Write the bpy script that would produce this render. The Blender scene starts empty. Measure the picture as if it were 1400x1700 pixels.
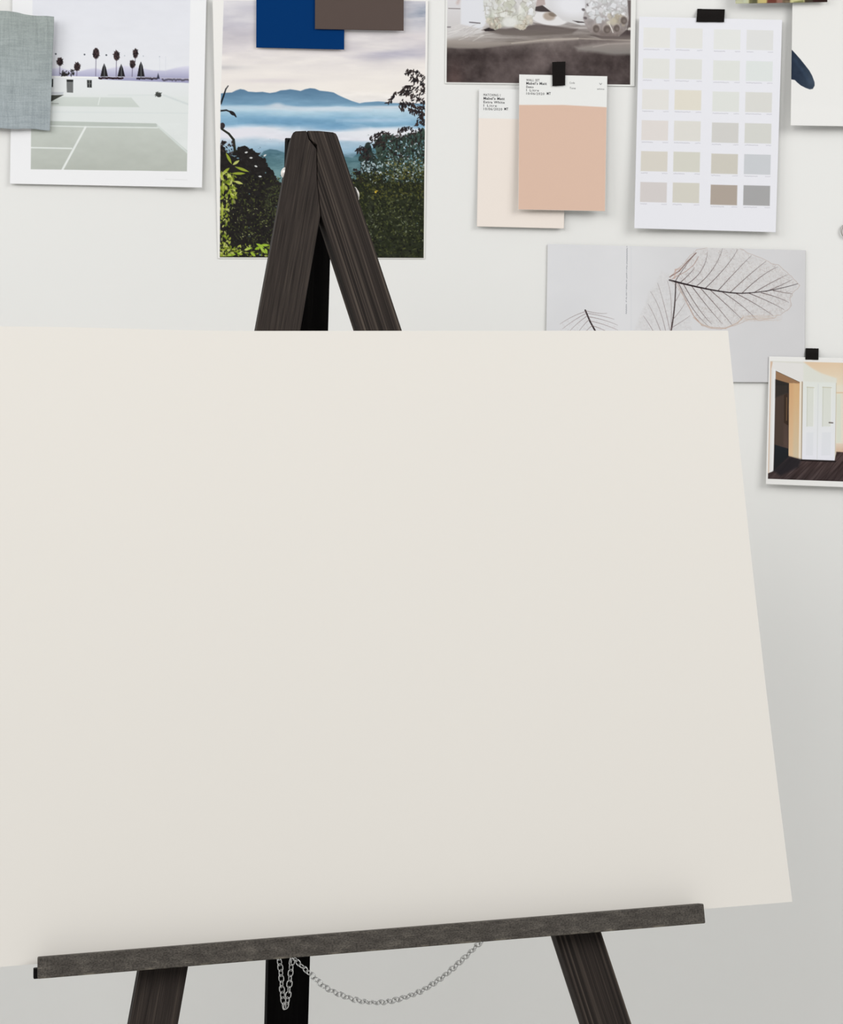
import bpy, bmesh, math, random
import numpy as np
from mathutils import Vector, Matrix

# ------------------------------------------------------------------ camera, light
F = 2912.0                     # focal length in pixels of the 1400x1700 frame
PX, PY = 700.0, 549.0          # eye point in the frame (vertical lens shift)
EYE = Vector((0.0, -2.6, 1.35))   # wall surface is the plane y = 0
WALL = 2.6
scene = bpy.context.scene
COL = scene.collection

cam_d = bpy.data.cameras.new('camera')
cam = bpy.data.objects.new('camera', cam_d)
COL.objects.link(cam)
cam.location = EYE
cam.rotation_euler = (math.pi / 2, 0, 0)
cam_d.sensor_fit = 'VERTICAL'
cam_d.sensor_height = 36.0
cam_d.sensor_width = 36.0 * 1400 / 1700
cam_d.lens = F / 1700.0 * 36.0
cam_d.shift_x = 0.0
cam_d.shift_y = -(850.0 - PY) / 1700.0
cam_d.clip_start = 0.05
scene.camera = cam

w = bpy.data.worlds.new('studio')
scene.world = w
w.use_nodes = True
bg = w.node_tree.nodes['Background']
bg.inputs['Color'].default_value = (0.97, 0.985, 1.0, 1)
bg.inputs['Strength'].default_value = 0.42

def area(name, loc, target, sx, sy, power, color=(1, 1, 1)):
    d = bpy.data.lights.new(name, 'AREA')
    d.shape = 'RECTANGLE'; d.size = sx; d.size_y = sy
    d.energy = power; d.color = color
    o = bpy.data.objects.new(name, d); COL.objects.link(o)
    o.location = loc
    o.rotation_euler = (Vector(target) - Vector(loc)).to_track_quat('-Z', 'Y').to_euler()
    return o

area('softbox_light', (-2.6, -2.0, 2.8), (-0.1, 0, 1.6), 1.8, 1.8, 32, (1.0, 0.995, 0.985))
area('softbox_light', (2.2, -2.3, 2.8), (0.2, 0, 1.7), 1.8, 1.8, 45, (1.0, 0.995, 0.985))
area('softbox_light', (-1.1, -3.4, 2.7), (0.0, 0, 1.4), 1.4, 1.2, 30, (1.0, 0.995, 0.985))  # added front fill, brightens the lower board and darkens the wall behind it

scene.view_settings.view_transform = 'Standard'
scene.view_settings.look = 'None'
scene.view_settings.exposure = 0.0
scene.view_settings.gamma = 1.0
scene.view_settings.use_curve_mapping = False

rnd = random.Random(7)

# ------------------------------------------------------------------ helpers
def lin(c):
    c = np.asarray(c, dtype=float) / 255.0
    return np.where(c <= 0.04045, c / 12.92, ((c + 0.055) / 1.055) ** 2.4)

def rgba(r, g, b):
    v = lin((r, g, b)); return (float(v[0]), float(v[1]), float(v[2]), 1.0)

def new_mat(name, rough=0.6, spec=0.3, metal=0.0):
    m = bpy.data.materials.new(name); m.use_nodes = True
    p = m.node_tree.nodes['Principled BSDF']
    p.inputs['Roughness'].default_value = rough
    p.inputs['Specular IOR Level'].default_value = spec
    p.inputs['Metallic'].default_value = metal
    return m, m.node_tree, p

def plain_mat(name, col, rough=0.6, spec=0.3, metal=0.0, var=0.03, scale=40, bump=0.0):
    m, nt, p = new_mat(name, rough, spec, metal)
    tc = nt.nodes.new('ShaderNodeTexCoord')
    n = nt.nodes.new('ShaderNodeTexNoise'); n.inputs['Scale'].default_value = scale
    n.inputs['Detail'].default_value = 4
    nt.links.new(tc.outputs['Object'], n.inputs['Vector'])
    r = nt.nodes.new('ShaderNodeValToRGB')
    c = rgba(*col)
    r.color_ramp.elements[0].color = tuple(x * (1 - var) for x in c[:3]) + (1,)
    r.color_ramp.elements[1].color = tuple(min(1, x * (1 + var)) for x in c[:3]) + (1,)
    nt.links.new(n.outputs['Fac'], r.inputs['Fac'])
    nt.links.new(r.outputs['Color'], p.inputs['Base Color'])
    if bump:
        b = nt.nodes.new('ShaderNodeBump'); b.inputs['Strength'].default_value = bump
        b.inputs['Distance'].default_value = 0.001
        nt.links.new(n.outputs['Fac'], b.inputs['Height'])
        nt.links.new(b.outputs['Normal'], p.inputs['Normal'])
    return m

def wood_mat(name, dark, light, streak, scale=(70, 70, 2.2), rough=0.55, spec=0.35, lo=0.35, hi=0.75, fine=0.5, fs=9, wear=None):
    """Stained open-grain wood, the grain runs along local Z."""
    m, nt, p = new_mat(name, rough, spec)
    tc = nt.nodes.new('ShaderNodeTexCoord')
    mp = nt.nodes.new('ShaderNodeMapping'); mp.inputs['Scale'].default_value = scale
    nt.links.new(tc.outputs['Object'], mp.inputs['Vector'])
    n = nt.nodes.new('ShaderNodeTexNoise'); n.inputs['Scale'].default_value = 1.6
    n.inputs['Detail'].default_value = 3; n.inputs['Distortion'].default_value = 0.4
    nt.links.new(mp.outputs['Vector'], n.inputs['Vector'])
    mp2 = nt.nodes.new('ShaderNodeMapping'); mp2.inputs['Scale'].default_value = (scale[0] * fs, scale[1] * fs, scale[2] * fs * 1.6)
    nt.links.new(tc.outputs['Object'], mp2.inputs['Vector'])
    n2 = nt.nodes.new('ShaderNodeTexNoise'); n2.inputs['Scale'].default_value = 1.0
    n2.inputs['Detail'].default_value = 3
    nt.links.new(mp2.outputs['Vector'], n2.inputs['Vector'])
    r = nt.nodes.new('ShaderNodeValToRGB')
    e = r.color_ramp.elements
    e[0].position = lo; e[0].color = rgba(*dark)
    e[1].position = hi; e[1].color = rgba(*streak)
    mid = e.new((lo + hi) / 2); mid.color = rgba(*light)
    nt.links.new(n.outputs['Fac'], r.inputs['Fac'])
    mx = nt.nodes.new('ShaderNodeMixRGB'); mx.blend_type = 'MULTIPLY'; mx.inputs['Fac'].default_value = fine
    r2 = nt.nodes.new('ShaderNodeValToRGB')
    r2.color_ramp.elements[0].position = 0.35; r2.color_ramp.elements[0].color = (0.35, 0.35, 0.35, 1)
    r2.color_ramp.elements[1].position = 0.62; r2.color_ramp.elements[1].color = (1.25, 1.25, 1.25, 1)
    nt.links.new(n2.outputs['Fac'], r2.inputs['Fac'])
    nt.links.new(r.outputs['Color'], mx.inputs['Color1'])
    nt.links.new(r2.outputs['Color'], mx.inputs['Color2'])
    out = mx.outputs['Color']
    if wear:
        # rubbed pale arris along one edge (local X near the value given)
        sp = nt.nodes.new('ShaderNodeSeparateXYZ'); nt.links.new(tc.outputs['Object'], sp.inputs[0])
        mr = nt.nodes.new('ShaderNodeMapRange'); mr.inputs['From Min'].default_value = wear * 0.80; mr.inputs['From Max'].default_value = wear * 0.97
        nt.links.new(sp.outputs['X'], mr.inputs['Value'])
        wn = nt.nodes.new('ShaderNodeTexNoise'); wn.inputs['Scale'].default_value = 55; wn.inputs['Detail'].default_value = 5
        nt.links.new(tc.outputs['Object'], wn.inputs['Vector'])
        wr = nt.nodes.new('ShaderNodeValToRGB'); wr.color_ramp.elements[0].position = 0.48; wr.color_ramp.elements[1].position = 0.62
        nt.links.new(wn.outputs['Fac'], wr.inputs['Fac'])
        mu = nt.nodes.new('ShaderNodeMath'); mu.operation = 'MULTIPLY'
        nt.links.new(mr.outputs['Result'], mu.inputs[0]); nt.links.new(wr.outputs['Color'], mu.inputs[1])
        m3 = nt.nodes.new('ShaderNodeMixRGB'); m3.inputs['Color2'].default_value = rgba(150, 142, 126)
        nt.links.new(mu.outputs[0], m3.inputs['Fac']); nt.links.new(out, m3.inputs['Color1'])
        out = m3.outputs['Color']
    nt.links.new(out, p.inputs['Base Color'])
    b = nt.nodes.new('ShaderNodeBump'); b.inputs['Strength'].default_value = 0.5
    b.inputs['Distance'].default_value = 0.0008
    nt.links.new(n.outputs['Fac'], b.inputs['Height'])
    nt.links.new(b.outputs['Normal'], p.inputs['Normal'])
    return m

def ink_mat(name, rough=0.6, spec=0.25, weave=False):
    m, nt, p = new_mat(name, rough, spec)
    a = nt.nodes.new('ShaderNodeAttribute'); a.attribute_name = 'ink'
    nt.links.new(a.outputs['Color'], p.inputs['Base Color'])
    return m

def tag(o, label=None, cat=None, group=None, kind=None):
    if label: o['label'] = label
    if cat: o['category'] = cat
    if group: o['group'] = group
    if kind: o['kind'] = kind
    return o

def link(o, parent=None):
    COL.objects.link(o)
    if parent is not None:
        o.parent = parent
        o.matrix_parent_inverse = parent.matrix_world.inverted()
    return o

def empty(name, loc):
    o = bpy.data.objects.new(name, None); o.empty_display_size = 0.05
    o.location = loc; COL.objects.link(o)
    o.matrix_world = Matrix.Translation(loc)
    return o

def mesh_obj(name, verts, faces, mat, parent=None, smooth=False, frame=None):
    """verts in world space; frame = optional 4x4 local frame of the object."""
    me = bpy.data.meshes.new(name)
    M = frame if frame is not None else Matrix.Identity(4)
    inv = M.inverted()
    me.from_pydata([tuple(inv @ Vector(v)) for v in verts], [], faces)
    me.update()
    bm = bmesh.new(); bm.from_mesh(me)
    bmesh.ops.recalc_face_normals(bm, faces=bm.faces)
    bm.to_mesh(me); bm.free()
    if smooth:
        me.polygons.foreach_set('use_smooth', [True] * len(me.polygons))
    me.materials.append(mat)
    o = bpy.data.objects.new(name, me)
    COL.objects.link(o)
    o.matrix_world = M
    if parent is not None:
        o.parent = parent
        o.matrix_parent_inverse = parent.matrix_world.inverted()
    return o

def bevel(o, width, seg=2):
    m = o.modifiers.new('bevel', 'BEVEL'); m.width = width; m.segments = seg
    m.limit_method = 'ANGLE'; m.angle_limit = math.radians(35)
    return o

def at_depth(px, py, Y):
    return Vector((EYE.x + (px - PX) / F * Y, EYE.y + Y, EYE.z - (py - PY) / F * Y))

# ------------------------------------------------------------------ room
m_wall = plain_mat('white_wall_paint', (230, 229.5, 226.5), rough=0.75, spec=0.15, var=0.006, scale=2.0)
m_floor = plain_mat('pale_concrete_floor', (214, 213, 210), rough=0.7, spec=0.2, var=0.05, scale=3)

def box(name, a, b, mat, parent=None):
    (x0, y0, z0), (x1, y1, z1) = a, b
    v = [(x0, y0, z0), (x1, y0, z0), (x1, y1, z0), (x0, y1, z0), (x0, y0, z1), (x1, y0, z1), (x1, y1, z1), (x0, y1, z1)]
    f = [(0, 1, 2, 3), (4, 5, 6, 7), (0, 1, 5, 4), (1, 2, 6, 5), (2, 3, 7, 6), (3, 0, 4, 7)]
    return mesh_obj(name, v, f, mat, parent)

tag(box('wall_back', (-3.5, 0, 0), (3.5, 0.1, 3.2), m_wall), kind='structure')
tag(box('floor', (-3.5, -4.5, -0.1), (3.5, 0.1, 0), m_floor), kind='structure')

# ------------------------------------------------------------------ easel geometry
PHI = math.radians(13.4); THE = math.radians(15.6)
H = Vector((math.cos(PHI), math.sin(PHI), 0))
U = Vector((-math.sin(PHI) * math.sin(THE), math.cos(PHI) * math.sin(THE), math.cos(THE)))
N = H.cross(U)                                    # towards the viewer and up
P0 = at_depth(527, 218, 1.94)                     # top of the easel, front face of the legs

def on_plane(px, py, off=0.0):
    """The point of the leaning easel plane (moved forward by off) seen at a place in the frame."""
    d = Vector(((px - PX) / F, 1.0, -(py - PY) / F))
    Q = P0 + N * off
    t = (Q - EYE).dot(N) / d.dot(N)
    return EYE + d * t

def frame(origin, xa, ya, za):
    M = Matrix((xa.to_4d(), ya.to_4d(), za.to_4d(), (0, 0, 0, 1))).transposed()
    M[0][3], M[1][3], M[2][3] = origin
    M[3][0] = M[3][1] = M[3][2] = 0; M[3][3] = 1
    return M

m_leg_l = wood_mat('black_stained_pine', (42, 36, 33), (55, 48, 44), (70, 62, 55), scale=(170, 60, 1.6), lo=0.3, hi=0.78, fine=0.75, spec=0.12, rough=0.7)
m_leg_r = wood_mat('black_stained_pine_open_grain', (34, 29, 26), (52, 45, 41), (84, 75, 67), scale=(240, 60, 0.8), lo=0.38, hi=0.68, fine=0.5, spec=0.12, rough=0.7)
m_leg_b = wood_mat('black_stained_pine_rear_shaded', (5, 4, 4), (8, 7, 7), (14, 13, 12), scale=(90, 60, 1.5), fine=0.4, spec=0.05, rough=0.8)  # same stained wood, with the front legs' shade put into a near-black colour
m_ledge = wood_mat('worn_black_stained_pine', (62, 57, 52), (78, 73, 67), (100, 94, 86), scale=(110, 110, 40), fine=0.75, lo=0.25, hi=0.8, spec=0.2, fs=8, wear=0.0208)
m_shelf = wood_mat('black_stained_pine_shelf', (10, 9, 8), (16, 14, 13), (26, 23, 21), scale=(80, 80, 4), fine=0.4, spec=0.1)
m_steel = plain_mat('bright_zinc', (206, 206, 205), rough=0.18, spec=0.5, metal=1.0, var=0.04, scale=300)
m_nut = plain_mat('pale_plated_steel', (235, 230, 224), rough=0.35, spec=0.5, metal=0.3, var=0.04, scale=300)

apex_floor = P0.copy(); apex_floor.z = 0
easel = empty('easel', apex_floor)
tag(easel, 'black-stained wooden tripod easel with a ledge and hanging silver chain, holding the large board', 'easel')

LEG_T = 0.022
def foot(p, q):
    """Extend the line p-q (in the leaning plane) to just above the floor."""
    d = q - p
    t = -p.z / d.z
    return p + d * t

def slab(name, front_pts, thick, mat, parent, bev=0.0012):
    """Polygon in the leaning plane extruded backwards; local Z runs along the leg."""
    back = [p - N * thick for p in front_pts]
    n = len(front_pts)
    verts = front_pts + back
    faces = [tuple(range(n)), tuple(range(2 * n - 1, n - 1, -1))]
    for i in range(n):
        j = (i + 1) % n
        faces.append((i, j, j + n, i + n))
    return verts, faces

def leg(name, pts, axis_top, axis_bot, mat):
    za = (axis_top - axis_bot).normalized()
    xa = za.cross(N).normalized() * -1
    ya = za.cross(xa).normalized()
    M = frame(axis_bot, xa, ya, za)
    v, f = slab(name, pts, LEG_T, mat, easel)
    # keep the feet flat on the floor
    v = [Vector((p.x, p.y, max(p.z, 0.0))) for p in v]
    o = mesh_obj(name, v, f, mat, easel, frame=M)
    bevel(o, 0.0007)
    return o

# left front leg
li_t, li_b = on_plane(500, 549), on_plane(313, 1607)
lo_t, lo_b = on_plane(428, 549), on_plane(233, 1612)
pl = [on_plane(484.5, 225), on_plane(487, 220), on_plane(491, 217.6), on_plane(509, 216.8), on_plane(513, 231), on_plane(525.6, 247),
      on_plane(526.4, 300), on_plane(532.4, 357), foot(li_t, li_b), foot(lo_t, lo_b)]
leg('leg', pl, on_plane(505, 240), (foot(li_t, li_b) + foot(lo_t, lo_b)) / 2, m_leg_l)
# right front leg
ri_t, ri_b = on_plane(586, 550), on_plane(917, 1555)
ro_t, ro_b = on_plane(664, 550), on_plane(997, 1550)
pr = [on_plane(510, 216.8), on_plane(530, 217), on_plane(553, 219.3), on_plane(558, 221.5), on_plane(561, 227), foot(ro_t, ro_b), foot(ri_t, ri_b),
      on_plane(533.6, 358), on_plane(527.2, 300), on_plane(526.8, 240), on_plane(515, 231)]
leg('leg', pr, on_plane(540, 240), (foot(ri_t, ri_b) + foot(ro_t, ro_b)) / 2, m_leg_r)

# rear leg: a straight beam from behind the apex down and back
def beam(name, A, B, wa, w, t, mat, parent, flat_foot=False):
    za = (A - B).normalized()
    xa = (wa - za * wa.dot(za)).normalized()
    ya = za.cross(xa).normalized()
    v = []
    for P in (A, B):
        for sx, sy in ((-1, -1), (1, -1), (1, 1), (-1, 1)):
            q = P + xa * (sx * w / 2) + ya * (sy * t / 2)
            if P is B and flat_foot:
                q = q + za * (-q.z / za.z)
            v.append(q)
    f = [(0, 1, 2, 3), (7, 6, 5, 4), (0, 4, 5, 1), (1, 5, 6, 2), (2, 6, 7, 3), (3, 7, 4, 0)]
    o = mesh_obj(name, v, f, mat, parent, frame=frame(B, xa, ya, za))
    bevel(o, 0.0013)
    return o

TH = LEG_T + 0.003
rt = at_depth(513.5, 231, 1.94 + 0.045)
rb = at_depth(476.5, 1650, 2.19)
rfoot = rt + (rb - rt) * (rt.z / (rt.z - rb.z))
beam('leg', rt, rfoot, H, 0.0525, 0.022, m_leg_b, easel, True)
rear_dir = (rb - rt).normalized()
def rear_front(py):
    """centre of the rear leg's front face where it crosses row py"""
    best = None
    for k in range(0, 2001):
        P = rt + (rfoot - rt) * (k / 2000)
        Y = P.y - EYE.y
        y = PY + (EYE.z - P.z) / Y * F
        if y >= py:
            best = P; break
    return best + Vector((math.sin(PHI), -math.cos(PHI), 0)) * 0.0135

# hinge nuts on the two sides of the legs
def ell(name, c, ax, ry, parent, mat, push):
    """dome nut: lathe profile around axis ax"""
    ax = ax.normalized(); o1 = N.cross(ax).normalized(); o2 = ax.cross(o1)
    prof = [(0.0, ry * 1.15), (0.0012, ry * 1.15), (0.0014, ry * 0.8), (push * 0.45, ry * 0.8), (push * 0.7, ry * 0.66), (push * 0.9, ry * 0.36), (push, 0.0)]
    v = []; f = []; S = 20
    for d, r in prof:
        for k in range(S):
            a = 2 * math.pi * k / S
            v.append(c + ax * d + (o1 * math.cos(a) + o2 * math.sin(a)) * max(r, 1e-5))
    for i in range(len(prof) - 1):
        for k in range(S):
            f.append((i * S + k, i * S + (k + 1) % S, (i + 1) * S + (k + 1) % S, (i + 1) * S + k))
    f.append(tuple(range(S))); f.append(tuple(range((len(prof) - 1) * S, len(prof) * S)))
    return mesh_obj(name, v, f, mat, parent, smooth=True)

l_edge = (lo_b - lo_t).normalized(); r_edge = (ro_b - ro_t).normalized()
nl = ell('dome_nut', on_plane(474.5, 287, -LEG_T * 0.5), -(N.cross(l_edge)) if (N.cross(l_edge)).dot(H) > 0 else N.cross(l_edge), 0.0072, easel, m_nut, 0.0055)
nr = ell('dome_nut', on_plane(590.8, 322, -LEG_T * 0.5), (N.cross(r_edge)) if (N.cross(r_edge)).dot(H) > 0 else -(N.cross(r_edge)), 0.0066, easel, m_nut, 0.0038)
for q in (nl, nr): q['label'] = 'pale metal hinge nut'

# ledge: L-shaped rail, a front lip and the shelf the board stands on
LN = 0.030
def lp(px, py, off): return on_plane(px, py, off)
a0 = on_plane(62.5, 1589.5, LN); a1 = on_plane(1169, 1500.2, LN)
b0 = on_plane(62.5, 1625.5, LN); b1 = on_plane(1170, 1533.5, LN)
hd = (a1 - a0).normalized()
def ledge_part(name, pL, pR, u0, u1, n0, n1, mat, bev):
    """bar along the ledge between points pL, pR of its front-top edge; u down, n back."""
    dn = (b0 - a0).normalized()
    v = []
    for P in (pL, pR):
        for uu, nn in ((u0, n0), (u1, n0), (u1, n1), (u0, n1)):
            v.append(P + dn * uu - N * nn)
    f = [(0, 1, 2, 3), (7, 6, 5, 4), (0, 4, 5, 1), (1, 5, 6, 2), (2, 6, 7, 3), (3, 7, 4, 0)]
    o = mesh_obj(name, v, f, mat, easel, frame=frame(pL, N.cross(hd).normalized(), N, hd) if False else frame(pL, hd.cross(N).normalized(), N, hd))
    bevel(o, bev)
    return o
LH = (b0 - a0).length
ledge_part('ledge_lip', a0, a1, 0.0, LH, 0.0, 0.014, m_ledge, 0.0012)
sh = ledge_part('ledge_shelf', a0 - hd * 0.0035, a1 - hd * 0.004, 0.0105, LH + 0.0008, 0.0143, LN - 0.0003, m_shelf, 0.0008)

# ------------------------------------------------------------------ drawing board resting on the ledge
m_board = plain_mat('cream_board', (224, 219.5, 212), rough=0.7, spec=0.2, var=0.012, scale=1.6)
def top_y(x):
    t = min(1.0, max(0.0, (420 - x) / 420.0))
    return 549.4 - 7.6 * (t * t * (3 - 2 * t)) if x < 420 else 549.4 - 0.6 * (x - 420) / 790
def bot_y(x):
    return 1605.3 - 0.0823 * x
def right_x(y):
    lx = 1209 + (y - 548) * (1316.5 - 1209) / (1497 - 548)
    s = min(1, max(0, (y - 548) / 949.0))
    return lx - 4.0 * math.sin(math.pi * min(1, s * 0.95) )
BO = 0.0062; NX, NY = 60, 40
bv = []
for j in range(NY + 1):
    for i in range(NX + 1):
        s = i / NX; t = j / NY
        xr_t, xr_b = 1209, 1316.5
        xl = -88 - 20 * t
        yr0, yr1 = 548.8, 1497.0
        y_guess = yr0 + (yr1 - yr0) * t
        xr = right_x(y_guess)
        x = xl + (xr - xl) * s
        y = top_y(x) * (1 - t) + bot_y(x) * t
        bv.append(on_plane(x, y, BO))
nb = len(bv)
bv2 = [p - N * 0.005 for p in bv]
faces = []
def gi(i, j): return j * (NX + 1) + i
for j in range(NY):
    for i in range(NX):
        q = (gi(i, j), gi(i + 1, j), gi(i + 1, j + 1), gi(i, j + 1))
        faces.append(q); faces.append(tuple(k + nb for k in reversed(q)))
ring = [gi(i, 0) for i in range(NX)] + [gi(NX, j) for j in range(NY)] + [gi(i, NY) for i in range(NX, 0, -1)] + [gi(0, j) for j in range(NY, 0, -1)]
for k in range(len(ring)):
    a, b = ring[k], ring[(k + 1) % len(ring)]
    faces.append((a, b, b + nb, a + nb))
board = mesh_obj('blank_board', bv + bv2, faces, m_board)
tag(board, 'large blank cream board standing on the ledge of the black easel', 'board')

# ------------------------------------------------------------------ chain
chain = empty('chain', rear_front(1590))
chain.parent = easel; chain.matrix_parent_inverse = easel.matrix_world.inverted()
chain['label'] = 'thin silver chain'
def link_mesh(L=0.0102, Wd=0.0082, r=0.00074):
    v = []; f = []; S = 28; T = 8
    hl = (L - Wd) / 2; R = Wd / 2 - r
    for k in range(S):
        a = 2 * math.pi * k / S
        cx = math.cos(a) * R + (hl if math.cos(a) > 0 else -hl)
        cy = math.sin(a) * R
        c = Vector((cx, cy, 0)); o = Vector((math.cos(a), math.sin(a), 0))
        for q in range(T):
            b = 2 * math.pi * q / T
            v.append(c + o * (math.cos(b) * r) + Vector((0, 0, math.sin(b) * r)))
    for k in range(S):
        for q in range(T):
            f.append((k * T + q, k * T + (q + 1) % T, ((k + 1) % S) * T + (q + 1) % T, ((k + 1) % S) * T + q))
    me = bpy.data.meshes.new('chain_link'); me.from_pydata([tuple(p) for p in v], [], f)
    me.polygons.foreach_set('use_smooth', [True] * len(me.polygons))
    me.materials.append(m_steel); me.update()
    return me
LM = link_mesh()
def run_chain(points, pitch, tilt0=0.3):
    """links along a polyline, each turned a quarter against the last"""
    segs = [(points[i], points[i + 1]) for i in range(len(points) - 1)]
    cum = [0]
    for a, b in segs: cum.append(cum[-1] + (b - a).length)
    n = int(cum[-1] / pitch)
    def P(d):
        for i, (a, b) in enumerate(segs):
            if d <= cum[i + 1] or i == len(segs) - 1:
                return a + (b - a) * ((d - cum[i]) / max(1e-9, cum[i + 1] - cum[i]))
    for k in range(n + 1):
        d = k * pitch
        c = P(d)
        t = (P(min(cum[-1], d + pitch / 2)) - P(max(0, d - pitch / 2))).normalized()
        s = t.cross(Vector((0, -1, 0)))
        if s.length < 1e-3: s = Vector((1, 0, 0))
        s.normalize(); n2 = t.cross(s).normalized()
        a = tilt0 + (math.pi / 2) * (k % 2) + rnd.uniform(-0.25, 0.25)
        ya = s * math.cos(a) + n2 * math.sin(a); za = t.cross(ya)
        o = bpy.data.objects.new('chain_link', LM); COL.objects.link(o)
        o.parent = chain; o.matrix_parent_inverse = chain.matrix_world.inverted()
        o.matrix_world = frame(c, t, ya, za)
PITCH = 0.0073
rf = rear_front(1592)
Yr = rf.y - EYE.y - 0.006
def arc(p0, p1, p2, Y0, Y1, n=40):
    """quadratic through three places in the frame with depth running Y0..Y1"""
    out = []
    for k in range(n + 1):
        s = k / n
        x = (1 - s) ** 2 * p0[0] + 2 * s * (1 - s) * p1[0] + s * s * p2[0]
        y = (1 - s) ** 2 * p0[1] + 2 * s * (1 - s) * p1[1] + s * s * p2[1]
        out.append(at_depth(x, y, Y0 + (Y1 - Y0) * s))
    return out
# sagging run: back leg to the right-hand leg, the far end hidden behind the board
Yright = (on_plane(930, 1450, -LEG_T) - EYE).y + 0.006
def sag(n=60):
    pts = [(484, 1584), (497, 1600), (519, 1620), (542, 1640), (575, 1655), (605, 1663), (635, 1664), (665, 1658), (700, 1645), (735, 1622), (765, 1596), (792, 1570), (830, 1530), (875, 1480), (915, 1430)]
    out = []
    for i, (x, y) in enumerate(pts):
        s = (x - 484) / (915 - 484)
        out.append(at_depth(x, y, Yr + (Yright - Yr) * s))
    sm = []
    for i in range(len(out) - 1):
        p = [out[max(0, i - 1)], out[i], out[i + 1], out[min(len(out) - 1, i + 2)]]
        for k in range(5):
            t = k / 5
            sm.append(0.5 * ((2 * p[1]) + (p[2] - p[0]) * t + (2 * p[0] - 5 * p[1] + 4 * p[2] - p[3]) * t * t + (-p[0] + 3 * p[1] - 3 * p[2] + p[3]) * t ** 3))
    sm.append(out[-1])
    return sm
run_chain(sag(), PITCH)
# the spare length hangs doubled in front of the rear leg
yy = [1588, 1600, 1620, 1640, 1658, 1670]
run_chain([at_depth(x, y, Yr - 0.004) for x, y in zip([462, 465, 467, 468, 470, 472], yy)], 0.0068, 0.6)
run_chain([at_depth(x, y, Yr - 0.004) for x, y in zip([487, 484, 482, 480, 478, 475], yy)], 0.0068, 1.0)
# screw eyes at both ends
def eye(c, nrm):
    nrm = nrm.normalized(); s = nrm.cross(Vector((0, 0, 1))).normalized(); u = s.cross(nrm)
    v = []; f = []; R = 0.0045; r = 0.0009; S = 20; T = 8
    cc = c + nrm * (R + 0.002)
    for k in range(S):
        a = 2 * math.pi * k / S; o = nrm * math.cos(a) + u * math.sin(a)
        for q in range(T):
            b = 2 * math.pi * q / T
            v.append(cc + o * (R + math.cos(b) * r) + s * (math.sin(b) * r))
    for k in range(S):
        for q in range(T):
            f.append((k * T + q, k * T + (q + 1) % T, ((k + 1) % S) * T + (q + 1) % T, ((k + 1) % S) * T + q))
    b0_ = len(v)
    for d in (-0.004, 0.003):
        for q in range(T):
            b = 2 * math.pi * q / T
            v.append(c + nrm * d + (s * math.cos(b) + u * math.sin(b)) * r)
    for q in range(T):
        f.append((b0_ + q, b0_ + (q + 1) % T, b0_ + T + (q + 1) % T, b0_ + T + q))
    return mesh_obj('screw_eye', v, f, m_steel, easel, smooth=True)
eye(rear_front(1583), Vector((math.sin(PHI), -math.cos(PHI), 0)))
eye(on_plane(925, 1428, -LEG_T), -N)

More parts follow.
